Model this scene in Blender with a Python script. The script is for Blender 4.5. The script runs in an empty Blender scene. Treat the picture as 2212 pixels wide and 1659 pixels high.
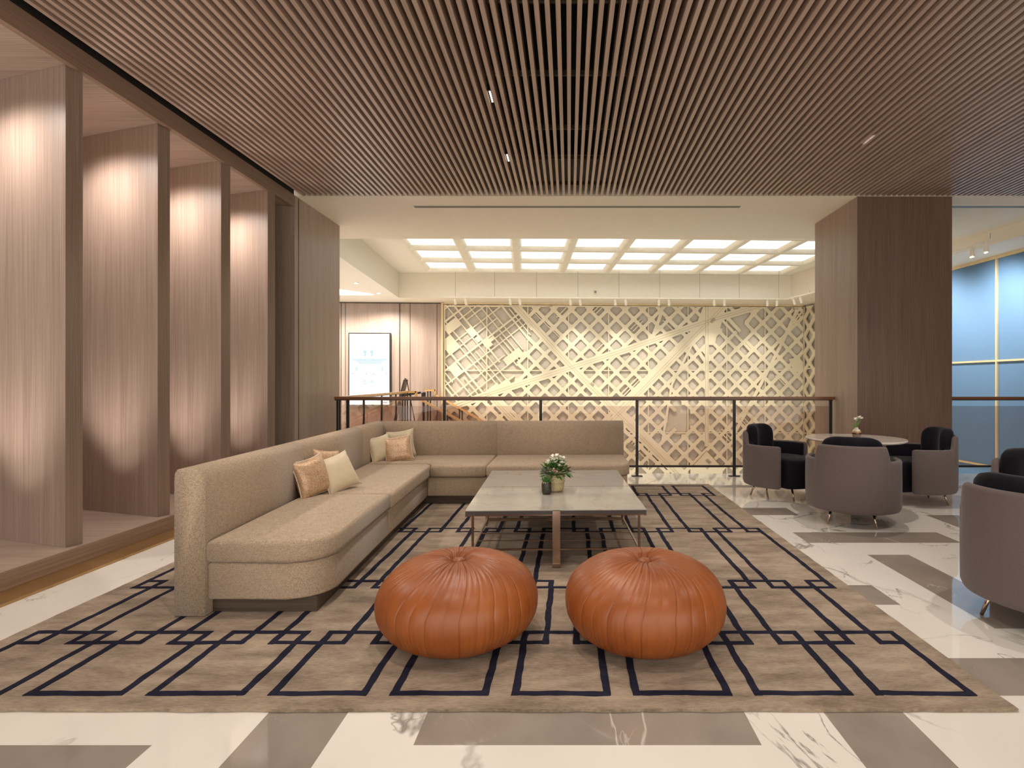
import bpy, bmesh, math, random
from mathutils import Vector, Matrix, noise
random.seed(7)
SC = bpy.context.scene
COL = SC.collection
PI = math.pi
F = 1180.0; CX = 1230.0; CY = 827.0; H = 1.3      # focal length in px, vanishing point, eye height

# ------------------------------------------------------------------ materials
def new_mat(name):
    m = bpy.data.materials.new(name); m.use_nodes = True
    nt = m.node_tree; b = nt.nodes['Principled BSDF']
    return m, nt, b
def N(nt, t, **kw):
    n = nt.nodes.new(t)
    for k, v in kw.items():
        if k in n.inputs: n.inputs[k].default_value = v
        else: setattr(n, k, v)
    return n
def coords(nt, scale=(1, 1, 1), kind='Object', rot=(0, 0, 0)):
    tc = N(nt, 'ShaderNodeTexCoord'); mp = N(nt, 'ShaderNodeMapping')
    mp.inputs['Scale'].default_value = scale; mp.inputs['Rotation'].default_value = rot
    nt.links.new(tc.outputs[kind], mp.inputs['Vector'])
    return mp.outputs['Vector']
def ramp(nt, fac, stops):
    r = N(nt, 'ShaderNodeValToRGB'); e = r.color_ramp.elements
    while len(e) < len(stops): e.new(0.5)
    for i, (p, c) in enumerate(stops):
        e[i].position = p; e[i].color = (c[0], c[1], c[2], 1)
    nt.links.new(fac, r.inputs['Fac']); return r.outputs['Color']
def bump(nt, b, fac, strength=.2, dist=.002):
    bp = N(nt, 'ShaderNodeBump', Strength=strength, Distance=dist)
    nt.links.new(fac, bp.inputs['Height']); nt.links.new(bp.outputs['Normal'], b.inputs['Normal'])
def plain(name, c, rough=.5, metal=0, spec=.5, sheen=0, noise_amt=0.06, nscale=8):
    m, nt, b = new_mat(name)
    v = coords(nt); n = N(nt, 'ShaderNodeTexNoise', Scale=nscale, Detail=3); nt.links.new(v, n.inputs['Vector'])
    lo = [x*(1-noise_amt) for x in c]; hi = [min(1, x*(1+noise_amt)) for x in c]
    nt.links.new(ramp(nt, n.outputs['Fac'], [(.3, lo), (.7, hi)]), b.inputs['Base Color'])
    b.inputs['Roughness'].default_value = rough; b.inputs['Metallic'].default_value = metal
    b.inputs['Specular IOR Level'].default_value = spec
    if sheen: b.inputs['Sheen Weight'].default_value = sheen; b.inputs['Sheen Roughness'].default_value = .4
    return m
def wood(name, dark, light, axis='Z', rough=.45, fine=130, coat=0.0):
    m, nt, b = new_mat(name)
    f, l = fine, 1.2
    sc = {'Z': (f, f, l), 'X': (l, f, f), 'Y': (f, l, f)}[axis]
    g = {'Z': (7, 7, .3), 'X': (.3, 7, 7), 'Y': (7, .3, 7)}[axis]
    n = N(nt, 'ShaderNodeTexNoise', Scale=1, Detail=4, Roughness=.65); nt.links.new(coords(nt, sc), n.inputs['Vector'])
    n2 = N(nt, 'ShaderNodeTexNoise', Scale=1, Detail=3); nt.links.new(coords(nt, g), n2.inputs['Vector'])
    mx = N(nt, 'ShaderNodeMath', operation='ADD'); s2 = N(nt, 'ShaderNodeMath', operation='MULTIPLY'); s2.inputs[1].default_value = .75
    s1 = N(nt, 'ShaderNodeMath', operation='MULTIPLY'); s1.inputs[1].default_value = .25
    nt.links.new(n.outputs['Fac'], s2.inputs[0]); nt.links.new(n2.outputs['Fac'], s1.inputs[0])
    nt.links.new(s2.outputs[0], mx.inputs[0]); nt.links.new(s1.outputs[0], mx.inputs[1])
    nt.links.new(ramp(nt, mx.outputs[0], [(.36, dark), (.62, light)]), b.inputs['Base Color'])
    b.inputs['Roughness'].default_value = rough
    if coat: b.inputs['Coat Weight'].default_value = coat
    bump(nt, b, n.outputs['Fac'], .08, .001)
    return m
def marble(name, base, vein, scale=.8, width=.018, rough=.04, stretch=(1, 1, 1), rot=(0, 0, .6), mask=(.48, .62), tone=.06, vein2=None, coat=0, attr=False):
    m, nt, b = new_mat(name)
    v = coords(nt, stretch, rot=rot)
    if attr:
        a = N(nt, 'ShaderNodeAttribute', attribute_name='tile'); ad = N(nt, 'ShaderNodeVectorMath', operation='ADD')
        nt.links.new(v, ad.inputs[0]); nt.links.new(a.outputs['Vector'], ad.inputs[1]); v = ad.outputs[0]
    def veins(sc, w, seed, mk):
        ad = N(nt, 'ShaderNodeVectorMath', operation='ADD'); ad.inputs[1].default_value = (seed, seed*.7, 0)
        nt.links.new(v, ad.inputs[0])
        n = N(nt, 'ShaderNodeTexNoise', Scale=sc, Detail=6, Roughness=.55, Distortion=.8); nt.links.new(ad.outputs[0], n.inputs['Vector'])
        s = N(nt, 'ShaderNodeMath', operation='SUBTRACT'); s.inputs[1].default_value = .5
        ab = N(nt, 'ShaderNodeMath', operation='ABSOLUTE'); nt.links.new(n.outputs['Fac'], s.inputs[0]); nt.links.new(s.outputs[0], ab.inputs[0])
        mr = N(nt, 'ShaderNodeMapRange'); mr.inputs['From Min'].default_value = 0; mr.inputs['From Max'].default_value = w
        mr.inputs['To Min'].default_value = 1; mr.inputs['To Max'].default_value = 0
        nt.links.new(ab.outputs[0], mr.inputs['Value'])
        n2 = N(nt, 'ShaderNodeTexNoise', Scale=sc*1.3, Detail=2); nt.links.new(ad.outputs[0], n2.inputs['Vector'])
        m2 = N(nt, 'ShaderNodeMapRange'); m2.inputs['From Min'].default_value = mk[0]; m2.inputs['From Max'].default_value = mk[1]
        nt.links.new(n2.outputs['Fac'], m2.inputs['Value'])
        mu = N(nt, 'ShaderNodeMath', operation='MULTIPLY'); nt.links.new(mr.outputs[0], mu.inputs[0]); nt.links.new(m2.outputs[0], mu.inputs[1])
        return mu.outputs[0]
    n3 = N(nt, 'ShaderNodeTexNoise', Scale=scale*3, Detail=5); nt.links.new(v, n3.inputs['Vector'])
    bc = ramp(nt, n3.outputs['Fac'], [(.3, [x*(1-tone) for x in base]), (.7, [min(1, x*(1+tone)) for x in base])])
    col = bc
    for (sc, w, sd, vc, mk) in [(scale, width, 3.1, vein, mask), (scale*2.3, width*.7, 9.7, vein2 or vein, (mask[0]+.03, mask[1]+.05))]:
        mix = N(nt, 'ShaderNodeMix', data_type='RGBA'); nt.links.new(veins(sc, w, sd, mk), mix.inputs['Factor'])
        nt.links.new(col, mix.inputs['A']); mix.inputs['B'].default_value = (*vc, 1); col = mix.outputs['Result']
    nt.links.new(col, b.inputs['Base Color']); b.inputs['Roughness'].default_value = rough
    b.inputs['Coat Weight'].default_value = coat; b.inputs['Coat Roughness'].default_value = .02
    return m
def tweed(name, c1, c2, sc=(280, 280, 420), bs=.2):
    m, nt, b = new_mat(name)
    n = N(nt, 'ShaderNodeTexVoronoi', Scale=1); nt.links.new(coords(nt, sc), n.inputs['Vector'])
    n2 = N(nt, 'ShaderNodeTexNoise', Scale=1, Detail=2); nt.links.new(coords(nt, (40, 40, 160)), n2.inputs['Vector'])
    ad = N(nt, 'ShaderNodeMath', operation='MULTIPLY_ADD'); ad.inputs[1].default_value = .35; 
    nt.links.new(n2.outputs['Fac'], ad.inputs[0]); nt.links.new(n.outputs['Distance'], ad.inputs[2])
    nt.links.new(ramp(nt, ad.outputs[0], [(.30, c2), (1.0, c1)]), b.inputs['Base Color'])
    b.inputs['Roughness'].default_value = .95; b.inputs['Specular IOR Level'].default_value = .15
    b.inputs['Sheen Weight'].default_value = .15
    bump(nt, b, n.outputs['Distance'], bs, .002)
    return m
def emit(name, c, s):
    m = bpy.data.materials.new(name); m.use_nodes = True; nt = m.node_tree
    nt.nodes.remove(nt.nodes['Principled BSDF']); e = N(nt, 'ShaderNodeEmission', Strength=s); e.inputs['Color'].default_value = (*c, 1)
    nt.links.new(e.outputs[0], nt.nodes['Material Output'].inputs['Surface']); return m

M = {}
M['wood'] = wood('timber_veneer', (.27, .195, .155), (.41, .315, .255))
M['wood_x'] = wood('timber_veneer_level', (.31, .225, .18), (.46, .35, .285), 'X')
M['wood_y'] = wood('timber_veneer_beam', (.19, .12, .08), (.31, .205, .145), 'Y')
M['wood_edge'] = wood('timber_veneer_edge', (.175, .12, .085), (.285, .20, .145), fine=190)
M['slat'] = wood('ceiling_slat_timber', (.37, .265, .21), (.50, .375, .305), 'Y', rough=.35, fine=60)
M['pillar'] = wood('shaded_veneer', (.098, .050, .034), (.175, .097, .068), fine=110)  # same timber as the cladding, with the front face's shade in its colour
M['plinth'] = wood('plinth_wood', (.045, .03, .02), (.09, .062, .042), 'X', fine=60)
M['walnut'] = wood('handrail_timber', (.14, .052, .018), (.24, .095, .035), 'X', rough=.3, fine=40)
M['oak'] = wood('oak_handrail', (.42, .22, .07), (.6, .34, .13), 'X', rough=.35, fine=40)
M['black'] = plain('black_void_paint', (.012, .010, .009), .9)
M['batten'] = plain('dark_batten', (.16, .12, .08), .6)
M['white'] = plain('cream_paint', (.80, .73, .60), .7, noise_amt=.015)
M['white2'] = plain('white_paint', (.80, .76, .66), .6, noise_amt=.01)
M['whitemetal'] = plain('white_metal', (.78, .72, .58), .4)
M['blackmetal'] = plain('black_metal', (.022, .018, .017), .4, .3)
M['brass'] = plain('brass_strip', (.55, .36, .16), .35, .9)
M['bronze'] = plain('bronze_metal', (.36, .255, .19), .25, 1.0)
M['copper'] = plain('copper_leg', (.50, .37, .30), .2, 1.0)
M['gold'] = plain('champagne_gold', (.74, .65, .47), .45, .12, noise_amt=.03, nscale=2)
M['goldback'] = plain('taupe_backing', (.57, .51, .42), .65, noise_amt=.03)
M['groove'] = plain('groove_dark', (.40, .31, .18), .8)
M['blue'] = plain('blue_wall_fabric', (.105, .20, .325), .8, noise_amt=.05, nscale=60)
M['bluetrim'] = plain('pale_gold_trim', (.72, .58, .34), .4, .3)
M['leather'] = None
M['velvet'] = plain('black_velvet', (.010, .0095, .014), .9, sheen=.12, spec=.1, noise_amt=.3, nscale=6)
M['mauve'] = tweed('mauve_wool', (.118, .092, .087), (.178, .14, .132), (700, 700, 700), .08)
M['tweed'] = tweed('beige_tweed', (.25, .175, .115), (.60, .47, .34))
M['ivory'] = plain('ivory_satin', (.62, .51, .345), .45, sheen=.4, noise_amt=.03)
M['piping'] = plain('ivory_piping', (.75, .66, .52), .6)
M['floorw'] = marble('white_marble', (.80, .755, .69), (.30, .28, .25), scale=.6, width=.014, rough=.035, stretch=(1, .8, 1), mask=(.47, .60), tone=.04, attr=True)
M['floorg'] = marble('taupe_marble', (.30, .255, .215), (.62, .57, .50), scale=1.1, width=.005, rough=.04, stretch=(1, .7, 1), mask=(.5, .6), tone=.16, attr=True)
M['tabletop'] = marble('grey_stone_top', (.40, .375, .335), (.37, .235, .16), scale=1.9, width=.006, rough=.09, mask=(.36, .46), vein2=(.54, .47, .39), tone=.05)
M['whitestone'] = marble('pale_stone_top', (.72, .66, .58), (.5, .42, .36), scale=2, width=.015, rough=.08)
M['dark_edge'] = plain('dark_edge', (.06, .05, .045), .35)
M['pot'] = plain('speckled_stoneware', (.50, .40, .22), .55, noise_amt=.35, nscale=220)
M['darkpot'] = plain('black_glaze', (.035, .032, .022), .25, noise_amt=.9, nscale=130)
M['gravel'] = plain('pale_gravel', (.6, .5, .36), .9, noise_amt=.4, nscale=300)
M['leaf'] = plain('green_leaf', (.055, .16, .035), .45, noise_amt=.5, nscale=40)
M['leaf2'] = plain('light_green_leaf', (.16, .30, .06), .45, noise_amt=.4, nscale=40)
M['leaf3'] = plain('dusty_purple_leaf', (.32, .25, .24), .5, noise_amt=.3, nscale=40)
M['red_leaf'] = plain('maroon_leaf', (.16, .03, .03), .5)
M['petal'] = plain('white_petal', (.82, .80, .68), .5)
M['pinkpetal'] = plain('pink_petal', (.72, .42, .38), .5)
M['grey'] = plain('grey_metal', (.2, .2, .2), .4)
M['lens'] = emit('lamp_lens', (1, .90, .78), 6)
M['bright'] = emit('bright_lens', (1, .98, .95), 30)
M['coffer'] = emit('backlit_panel', (1.0, .98, .92), 2.0)
M['cove'] = emit('cove_light', (1.0, .99, .97), 4)
M['screen'] = emit('bright_screen', (.93, .98, 1.0), 1.9)
for nm, c in [('scr_text', (.86, .92, .93)), ('scr_cyan', (.66, .91, .95)), ('scr_pale', (.84, .95, .97)), ('scr_red', (.97, .62, .62)), ('scr_dark', (.45, .6, .62))]:
    M[nm] = emit(nm, c, 1.0)

# leather
m, nt, b = new_mat('tan_leather')
n = N(nt, 'ShaderNodeTexNoise', Scale=3.5, Detail=5, Roughness=.6); nt.links.new(coords(nt), n.inputs['Vector'])
nt.links.new(ramp(nt, n.outputs['Fac'], [(.3, (.225, .054, .010)), (.7, (.34, .097, .020))]), b.inputs['Base Color'])
n = N(nt, 'ShaderNodeTexNoise', Scale=160, Detail=3); nt.links.new(coords(nt), n.inputs['Vector'])
bump(nt, b, n.outputs['Fac'], .12, .001); b.inputs['Roughness'].default_value = .40
M['leather'] = m
# gold jacquard pillow
m, nt, b = new_mat('gold_jacquard')
n = N(nt, 'ShaderNodeTexNoise', Scale=120, Detail=2, Distortion=1.5); nt.links.new(coords(nt), n.inputs['Vector'])
nt.links.new(ramp(nt, n.outputs['Fac'], [(.42, (.42, .25, .14)), (.58, (.68, .48, .31))]), b.inputs['Base Color'])
b.inputs['Roughness'].default_value = .4; b.inputs['Metallic'].default_value = .25; bump(nt, b, n.outputs['Fac'], .4, .002)
M['jacquard'] = m
# rug pile
def rugmat(name, lo, hi, sheen=.12):
    m, nt, b = new_mat(name)
    n = N(nt, 'ShaderNodeTexNoise', Scale=1, Detail=5, Roughness=.6); nt.links.new(coords(nt, (3.0, 9, 1)), n.inputs['Vector'])
    n2 = N(nt, 'ShaderNodeTexNoise', Scale=1, Detail=4, Roughness=.7); nt.links.new(coords(nt, (28, 260, 60)), n2.inputs['Vector'])
    n4 = N(nt, 'ShaderNodeTexNoise', Scale=1, Detail=2); nt.links.new(coords(nt, (1.4, 2.2, 1)), n4.inputs['Vector'])
    a = N(nt, 'ShaderNodeMath', operation='MULTIPLY_ADD'); a.inputs[1].default_value = .85
    nt.links.new(n2.outputs['Fac'], a.inputs[0]); nt.links.new(n.outputs['Fac'], a.inputs[2])
    a2 = N(nt, 'ShaderNodeMath', operation='MULTIPLY_ADD'); a2.inputs[1].default_value = .5
    nt.links.new(n4.outputs['Fac'], a2.inputs[0]); nt.links.new(a.outputs[0], a2.inputs[2])
    a3 = N(nt, 'ShaderNodeMath', operation='MULTIPLY'); a3.inputs[1].default_value = .5; nt.links.new(a2.outputs[0], a3.inputs[0])
    nt.links.new(ramp(nt, a3.outputs[0], [(.48, lo), (.69, hi)]), b.inputs['Base Color'])
    b.inputs['Roughness'].default_value = .9; b.inputs['Sheen Weight'].default_value = sheen; b.inputs['Specular IOR Level'].default_value = .1
    n3 = N(nt, 'ShaderNodeTexNoise', Scale=350, Detail=2); nt.links.new(coords(nt), n3.inputs['Vector'])
    bump(nt, b, n3.outputs['Fac'], .6, .004); return m
M['rug'] = rugmat('taupe_rug_pile', (.17, .124, .086), (.42, .325, .235))
M['navy'] = rugmat('navy_rug_pile', (.008, .008, .018), (.024, .024, .045), 0)
# tinted railing glass
m = bpy.data.materials.new('tinted_glass'); m.use_nodes = True; nt = m.node_tree; nt.nodes.remove(nt.nodes['Principled BSDF'])
tr = N(nt, 'ShaderNodeBsdfTransparent'); tr.inputs['Color'].default_value = (.85, .79, .765, 1)
gl = N(nt, 'ShaderNodeBsdfGlossy', Roughness=0.0); fr = N(nt, 'ShaderNodeFresnel', IOR=1.5)
geo = N(nt, 'ShaderNodeNewGeometry'); inv = N(nt, 'ShaderNodeMath', operation='SUBTRACT'); inv.inputs[0].default_value = 1; nt.links.new(geo.outputs['Backfacing'], inv.inputs[1])
fm = N(nt, 'ShaderNodeMath', operation='MULTIPLY'); nt.links.new(fr.outputs[0], fm.inputs[0]); nt.links.new(inv.outputs[0], fm.inputs[1])
mx = N(nt, 'ShaderNodeMixShader'); nt.links.new(fm.outputs[0], mx.inputs[0]); nt.links.new(tr.outputs[0], mx.inputs[1]); nt.links.new(gl.outputs[0], mx.inputs[2])
nt.links.new(mx.outputs[0], nt.nodes['Material Output'].inputs['Surface']); M['glass'] = m
# vase glaze: cream / caramel / dark / grey bands
m, nt, b = new_mat('banded_glaze')
tc = N(nt, 'ShaderNodeTexCoord'); sx = N(nt, 'ShaderNodeSeparateXYZ'); nt.links.new(tc.outputs['Object'], sx.inputs[0])
dv = N(nt, 'ShaderNodeMath', operation='DIVIDE'); dv.inputs[1].default_value = .11; nt.links.new(sx.outputs['Z'], dv.inputs[0])
nt.links.new(ramp(nt, dv.outputs[0], [(.0, (.03, .025, .02)), (.10, (.18, .15, .13)), (.30, (.20, .15, .12)), (.37, (.05, .02, .012)), (.46, (.08, .03, .015)), (.52, (.42, .21, .09)), (.62, (.6, .42, .25)), (.70, (.78, .72, .62))]), b.inputs['Base Color'])
b.inputs['Roughness'].default_value = .18; M['vase'] = m

# ------------------------------------------------------------------ mesh helpers
def obj(name, bm, mats, parent=None, smooth=False, normals=True):
    if normals: bmesh.ops.recalc_face_normals(bm, faces=bm.faces)
    me = bpy.data.meshes.new(name); bm.to_mesh(me); bm.free()
    if not isinstance(mats, (list, tuple)): mats = [mats]
    for m in mats: me.materials.append(m)
    if smooth:
        for p in me.polygons: p.use_smooth = True
    o = bpy.data.objects.new(name, me); COL.objects.link(o)
    if parent: o.parent = parent
    return o
def box(bm, x0, x1, y0, y1, z0, z1, mi=0):
    v = [bm.verts.new((x, y, z)) for z in (z0, z1) for (x, y) in ((x0, y0), (x1, y0), (x1, y1), (x0, y1))]
    for f in ((0, 3, 2, 1), (4, 5, 6, 7), (0, 1, 5, 4), (1, 2, 6, 5), (2, 3, 7, 6), (3, 0, 4, 7)):
        bm.faces.new([v[i] for i in f]).material_index = mi
    return v
def prism(bm, pts, z0, z1, mi=0):
    a = [bm.verts.new((p[0], p[1], z0)) for p in pts]; c = [bm.verts.new((p[0], p[1], z1)) for p in pts]
    n = len(pts)
    bm.faces.new(a[::-1]).material_index = mi; bm.faces.new(c).material_index = mi
    for i in range(n): bm.faces.new((a[i], a[(i+1) % n], c[(i+1) % n], c[i])).material_index = mi
def loft(bm, rings, closed=True, cap=True, mi=0):
    R = [[bm.verts.new(p) for p in r] for r in rings]; n = len(R[0])
    for a, c in zip(R, R[1:]):
        for i in range(n if closed else n-1):
            bm.faces.new((a[i], a[(i+1) % n], c[(i+1) % n], c[i])).material_index = mi
    if cap:
        bm.faces.new(R[0][::-1]).material_index = mi; bm.faces.new(R[-1]).material_index = mi
def tube(bm, pts, r, n=10, mi=0, r2=None):
    pts = [Vector(p) for p in pts]; rings = []
    for i, p in enumerate(pts):
        d = (pts[min(i+1, len(pts)-1)]-pts[max(i-1, 0)]).normalized()
        u = d.cross(Vector((0, 0, 1))); u = u.normalized() if u.length > 1e-4 else Vector((1, 0, 0)); w = d.cross(u)
        rr = r if r2 is None else r+(r2-r)*i/(len(pts)-1)
        rings.append([p+u*rr*math.cos(2*PI*k/n)+w*rr*math.sin(2*PI*k/n) for k in range(n)])
    loft(bm, rings, True, True, mi)
def bar(bm, a, b, w, h, mi=0):
    """rectangular bar from a to b, w sideways, h vertical"""
    a = Vector(a); b = Vector(b); d = (b-a).normalized()
    u = d.cross(Vector((0, 0, 1))); u = u.normalized() if u.length > 1e-4 else Vector((1, 0, 0)); v = u.cross(d).normalized()
    R = []
    for p in (a, b): R.append([p-u*w/2-v*h/2, p+u*w/2-v*h/2, p+u*w/2+v*h/2, p-u*w/2+v*h/2])
    loft(bm, R, True, True, mi)
def lathe(bm, prof, n=48, c=(0, 0, 0), mi=0):
    rings = []
    for r, z in prof: rings.append([Vector((c[0]+max(r, 1e-4)*math.cos(2*PI*k/n), c[1]+max(r, 1e-4)*math.sin(2*PI*k/n), c[2]+z)) for k in range(n)])
    loft(bm, rings, True, True, mi)
def soften(bm, w, seg=3, ang=30):
    es = [e for e in bm.edges if len(e.link_faces) == 2 and e.calc_face_angle(0) > math.radians(ang)]
    bmesh.ops.bevel(bm, geom=es, offset=w, segments=seg, profile=.5, affect='EDGES', clamp_overlap=True)
def thing(name, label, cat, loc=(0, 0, 0), rz=0, group=None):
    o = bpy.data.objects.new(name, None); COL.objects.link(o); o.empty_display_size = .1
    o.location = loc; o.rotation_euler = (0, 0, rz); return tag(o, label, cat, group)
def tag(o, label, cat, group=None, kind=None):
    o['label'] = label; o['category'] = cat
    if group: o['group'] = group
    if kind: o['kind'] = kind
    return o
def struct(name, bm, mats, **kw):
    o = obj(name, bm, mats, **kw)
    if not o.parent: o['kind'] = 'structure'
    return o
def dup(root, loc, rz, label):
    r = root.copy(); COL.objects.link(r); r.location = loc; r.rotation_euler = (0, 0, rz); r['label'] = label
    for ch in list(root.children):
        c = ch.copy(); COL.objects.link(c); c.parent = r
        for g in ch.children:
            d = g.copy(); COL.objects.link(d); d.parent = c
    return r
def px(x, y, d): return ((x-CX)*d/F, d, H-(y-CY)*d/F)
def fpx(x, y, z=0):
    d = (H-z)*F/(y-CY); return ((x-CX)*d/F, d)

# ------------------------------------------------------------------ camera
cam = bpy.data.cameras.new('camera'); co = bpy.data.objects.new('camera', cam); COL.objects.link(co)
co.location = (0, 0, H); co.rotation_euler = (PI/2, 0, 0)
cam.sensor_width = 36; cam.lens = F/2212*36; cam.shift_x = (1106-CX)/2212; cam.shift_y = (CY-829.5)/2212; cam.clip_start = .05
SC.camera = co

# ------------------------------------------------------------------ floor
TX, TY, TX0, TY0 = .3125, .31, -.56, 1.96
gray = {}
def plank(ix0, ix1, r0, r1):
    s = (random.uniform(0, 30), random.uniform(0, 30), 0)
    for i in range(ix0, ix1+1):
        for r in range(r0, r1+1): gray[(i, r)] = s
for p in [(0, 3, 0, 0), (5, 5, -3, 0), (-2, -2, -3, 0), (-7, -4, -1, -1), (5, 8, 11, 11), (8, 11, 8, 8), (9, 9, 3, 6),
          (4, 7, 4, 4), (13, 13, 7, 10), (6, 9, 1, 1), (13, 13, 0, 3), (12, 15, 4, 4), (15, 18, 11, 11), (17, 17, 5, 8), (8, 11, -3, -3), (15, 18, 1, 1)]:
    plank(*p)
bm = bmesh.new()
lay = bm.faces.layers.int.new('k')
vals = []
def quad(x0, x1, y0, y1, mi, off, z=0):
    f = bm.faces.new([bm.verts.new((x, y, z)) for x, y in ((x0, y0), (x1, y0), (x1, y1), (x0, y1))])
    f.material_index = mi; f[lay] = len(vals); vals.append(off)
IX0, IX1, R0, R1 = -9, 28, -14, 18
YEND = 7.83
for r in range(R0, R1+1):
    y0 = TY0+r*TY; y1 = min(y0+TY, YEND)
    i = IX0
    while i <= IX1:
        g = gray.get((i, r)); j = i
        while j < IX1 and gray.get((j+1, r)) == g: j += 1
        off = g if g else (0, 0, 0)
        quad(TX0+i*TX, TX0+(j+1)*TX, y0, y1, 1 if g else 0, off); i = j+1
# landing left of the stair void, reached behind the timber wall
quad(-9.0, -3.372, TY0+R0*TY, 7.0, 0, (5, 3, 0)); quad(-9.0, -3.35, 7.0, YEND, 0, (5, 3, 0))
me_off = vals
me = bpy.data.meshes.new('floor')
bm.faces.ensure_lookup_table(); order = [f[lay] for f in bm.faces]
# drop the part of the strip that doubles the tiled grid
bm.to_mesh(me); bm.free()
at = me.attributes.new('tile', 'FLOAT_VECTOR', 'FACE')
for i, k in enumerate(order): at.data[i].vector = me_off[k]
me.materials.append(M['floorw']); me.materials.append(M['floorg'])
fl = bpy.data.objects.new('floor', me); COL.objects.link(fl); fl['kind'] = 'structure'
bm = bmesh.new(); box(bm, -9, 8.2, -2.4, YEND, -.35, -.002); obj('floor_slab', bm, M['white'], fl)
bm = bmesh.new(); prism(bm, [(-9, YEND), (-3.30, YEND), (-3.79, 12.7), (-3.62, 12.7), (-3.62, 15.2), (-9, 15.0)], -.35, 0)
obj('landing', bm, M['floorw'], fl)
bm = bmesh.new(); box(bm, -9, 9, YEND, 16, -3.2, -3.0); obj('lower_floor', bm, M['floorw'], fl)

# ------------------------------------------------------------------ ceiling of the lounge: slats under a black plenum
ZC = 3.69; XB = -3.5; YS = 7.0
bm = bmesh.new(); box(bm, XB-.02, 9.0, -2.4, YS+.02, 4.22, 4.3); box(bm, XB-.03, XB-.005, -2.4, YS-.05, ZC+.002, 4.22); box(bm, 8.5, 8.6, -2.4, YS, ZC, 4.22); box(bm, XB, 8.5, -2.4, -2.3, ZC, 4.22); ceil = struct('ceiling', bm, M['black'])
bm = bmesh.new()
k = 0; x = 0.0; sp = .0692
n0 = int((XB+.06)/sp); n1 = int(8.2/sp)
for i in range(n0, n1):
    xx = i*sp-.003; box(bm, xx-.0155, xx+.0155, -.6, YS-.015, ZC, ZC+.12)
obj('slats', bm, M['slat'], ceil)
bm = bmesh.new()
for y in (.3, 1.2, 2.0, 2.8, 3.61, 4.47, 5.42, 6.15, 6.93): box(bm, XB, 8.4, y-.012, y+.012, ZC+.125, ZC+.165)
obj('battens', bm, M['batten'], ceil)
# plaster soffit with front face
bm = bmesh.new(); box(bm, -5.75, 9.0, YS, 9.07, ZC+.0005, 4.22); obj('soffit', bm, M['white'], ceil)
def slot(name, x0, x1, y, label):
    t = thing(name, label, 'vent', ((x0+x1)/2, y, ZC), 0)
    b_ = bmesh.new(); L = (x1-x0)/2
    box(b_, -L-.03, L+.03, -.045, .045, -.006, -.001); obj('frame', b_, M['white2'], t)
    for s in (-1, 1):
        b_ = bmesh.new(); box(b_, -L, L, s*.021-.015, s*.021+.015, -.0075, -.0061); obj('slot', b_, M['blackmetal'], t)
slot('air_vent', px(894, 446, 7.38)[0], px(1600, 446, 7.38)[0], 7.40, 'long black linear slot vent in the cream ceiling above the coffee table')
slot('air_vent', 5.0, 7.2, 7.40, 'black linear slot vent in the ceiling right of the dark timber pillar')

# ------------------------------------------------------------------ left side: step, brass strip, beam, timber fins
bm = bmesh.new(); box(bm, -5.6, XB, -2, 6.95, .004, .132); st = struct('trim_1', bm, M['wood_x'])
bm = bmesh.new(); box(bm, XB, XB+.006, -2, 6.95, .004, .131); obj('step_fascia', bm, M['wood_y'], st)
bm = bmesh.new(); box(bm, XB+.007, -3.29, -2, 6.95, .001, .016); struct('trim_2', bm, M['brass'])
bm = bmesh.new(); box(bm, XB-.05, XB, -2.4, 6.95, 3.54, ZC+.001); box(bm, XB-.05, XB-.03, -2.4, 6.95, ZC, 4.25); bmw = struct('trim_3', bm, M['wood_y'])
bm = bmesh.new(); box(bm, -5.6, XB-.051, -2, 6.95, 3.56, 3.62); struct('ceiling_niche', bm, M['wood_x'])
bm = bmesh.new(); box(bm, -5.7, -5.6, -2, 6.95, 0, 3.62); struct('wall_niche', bm, M['wood'])
# unseen wall added right of the frame to keep side light off the slats
bm = bmesh.new(); box(bm, 8.3, 8.45, -2.4, 6.6, 0, ZC); box(bm, 7.6, 8.3, 6.45, 6.6, 0, ZC); struct('wall_light_block', bm, M['wood'])
# timber wall beyond the niche
bm = bmesh.new(); box(bm, -5.7, XB, 6.96, 8.32, 0.001, ZC); wl = struct('wall_left', bm, M['wood'])
bm = bmesh.new(); box(bm, XB, XB+.003, 7.055, 7.068, .02, ZC-.01); obj('shadow_gap', bm, M['blackmetal'], wl)
fd = Vector((-.957, .290)); fn = Vector((-.290, -.957))
fins = [(-3.57, 3.87, 'nearest the camera at the left edge'), (-3.58, 4.75, 'second from the camera'), (-3.54, 5.55, 'third from the camera'), (-3.53, 6.39, 'furthest away, beside the dark recess')]
for (ax, ay, w) in fins:
    t = thing('fin_panel', 'tall slanted timber fin on the raised step, '+w, 'wall panel', (ax, ay, .133), 0, 'timber fins on the left step')
    A = Vector((0, 0)); L = 1.85 if ay < 6 else 1.50; th = .106
    nb = -fn  # away from camera
    P = [A, A+fd*L, A+fd*L+nb*th, A+nb*th]
    bm = bmesh.new(); prism(bm, [tuple(p) for p in P], 0, 3.56-.134); obj('board', bm, M['wood'], t)
    e = .0015
    Q = [A-fd*e, A+fd*.001, A+nb*th+fd*.001, A+nb*th-fd*e]
    bm = bmesh.new(); prism(bm, [tuple(p) for p in Q], .001, 3.425); obj('edge_band', bm, M['wood_edge'], t)

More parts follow.
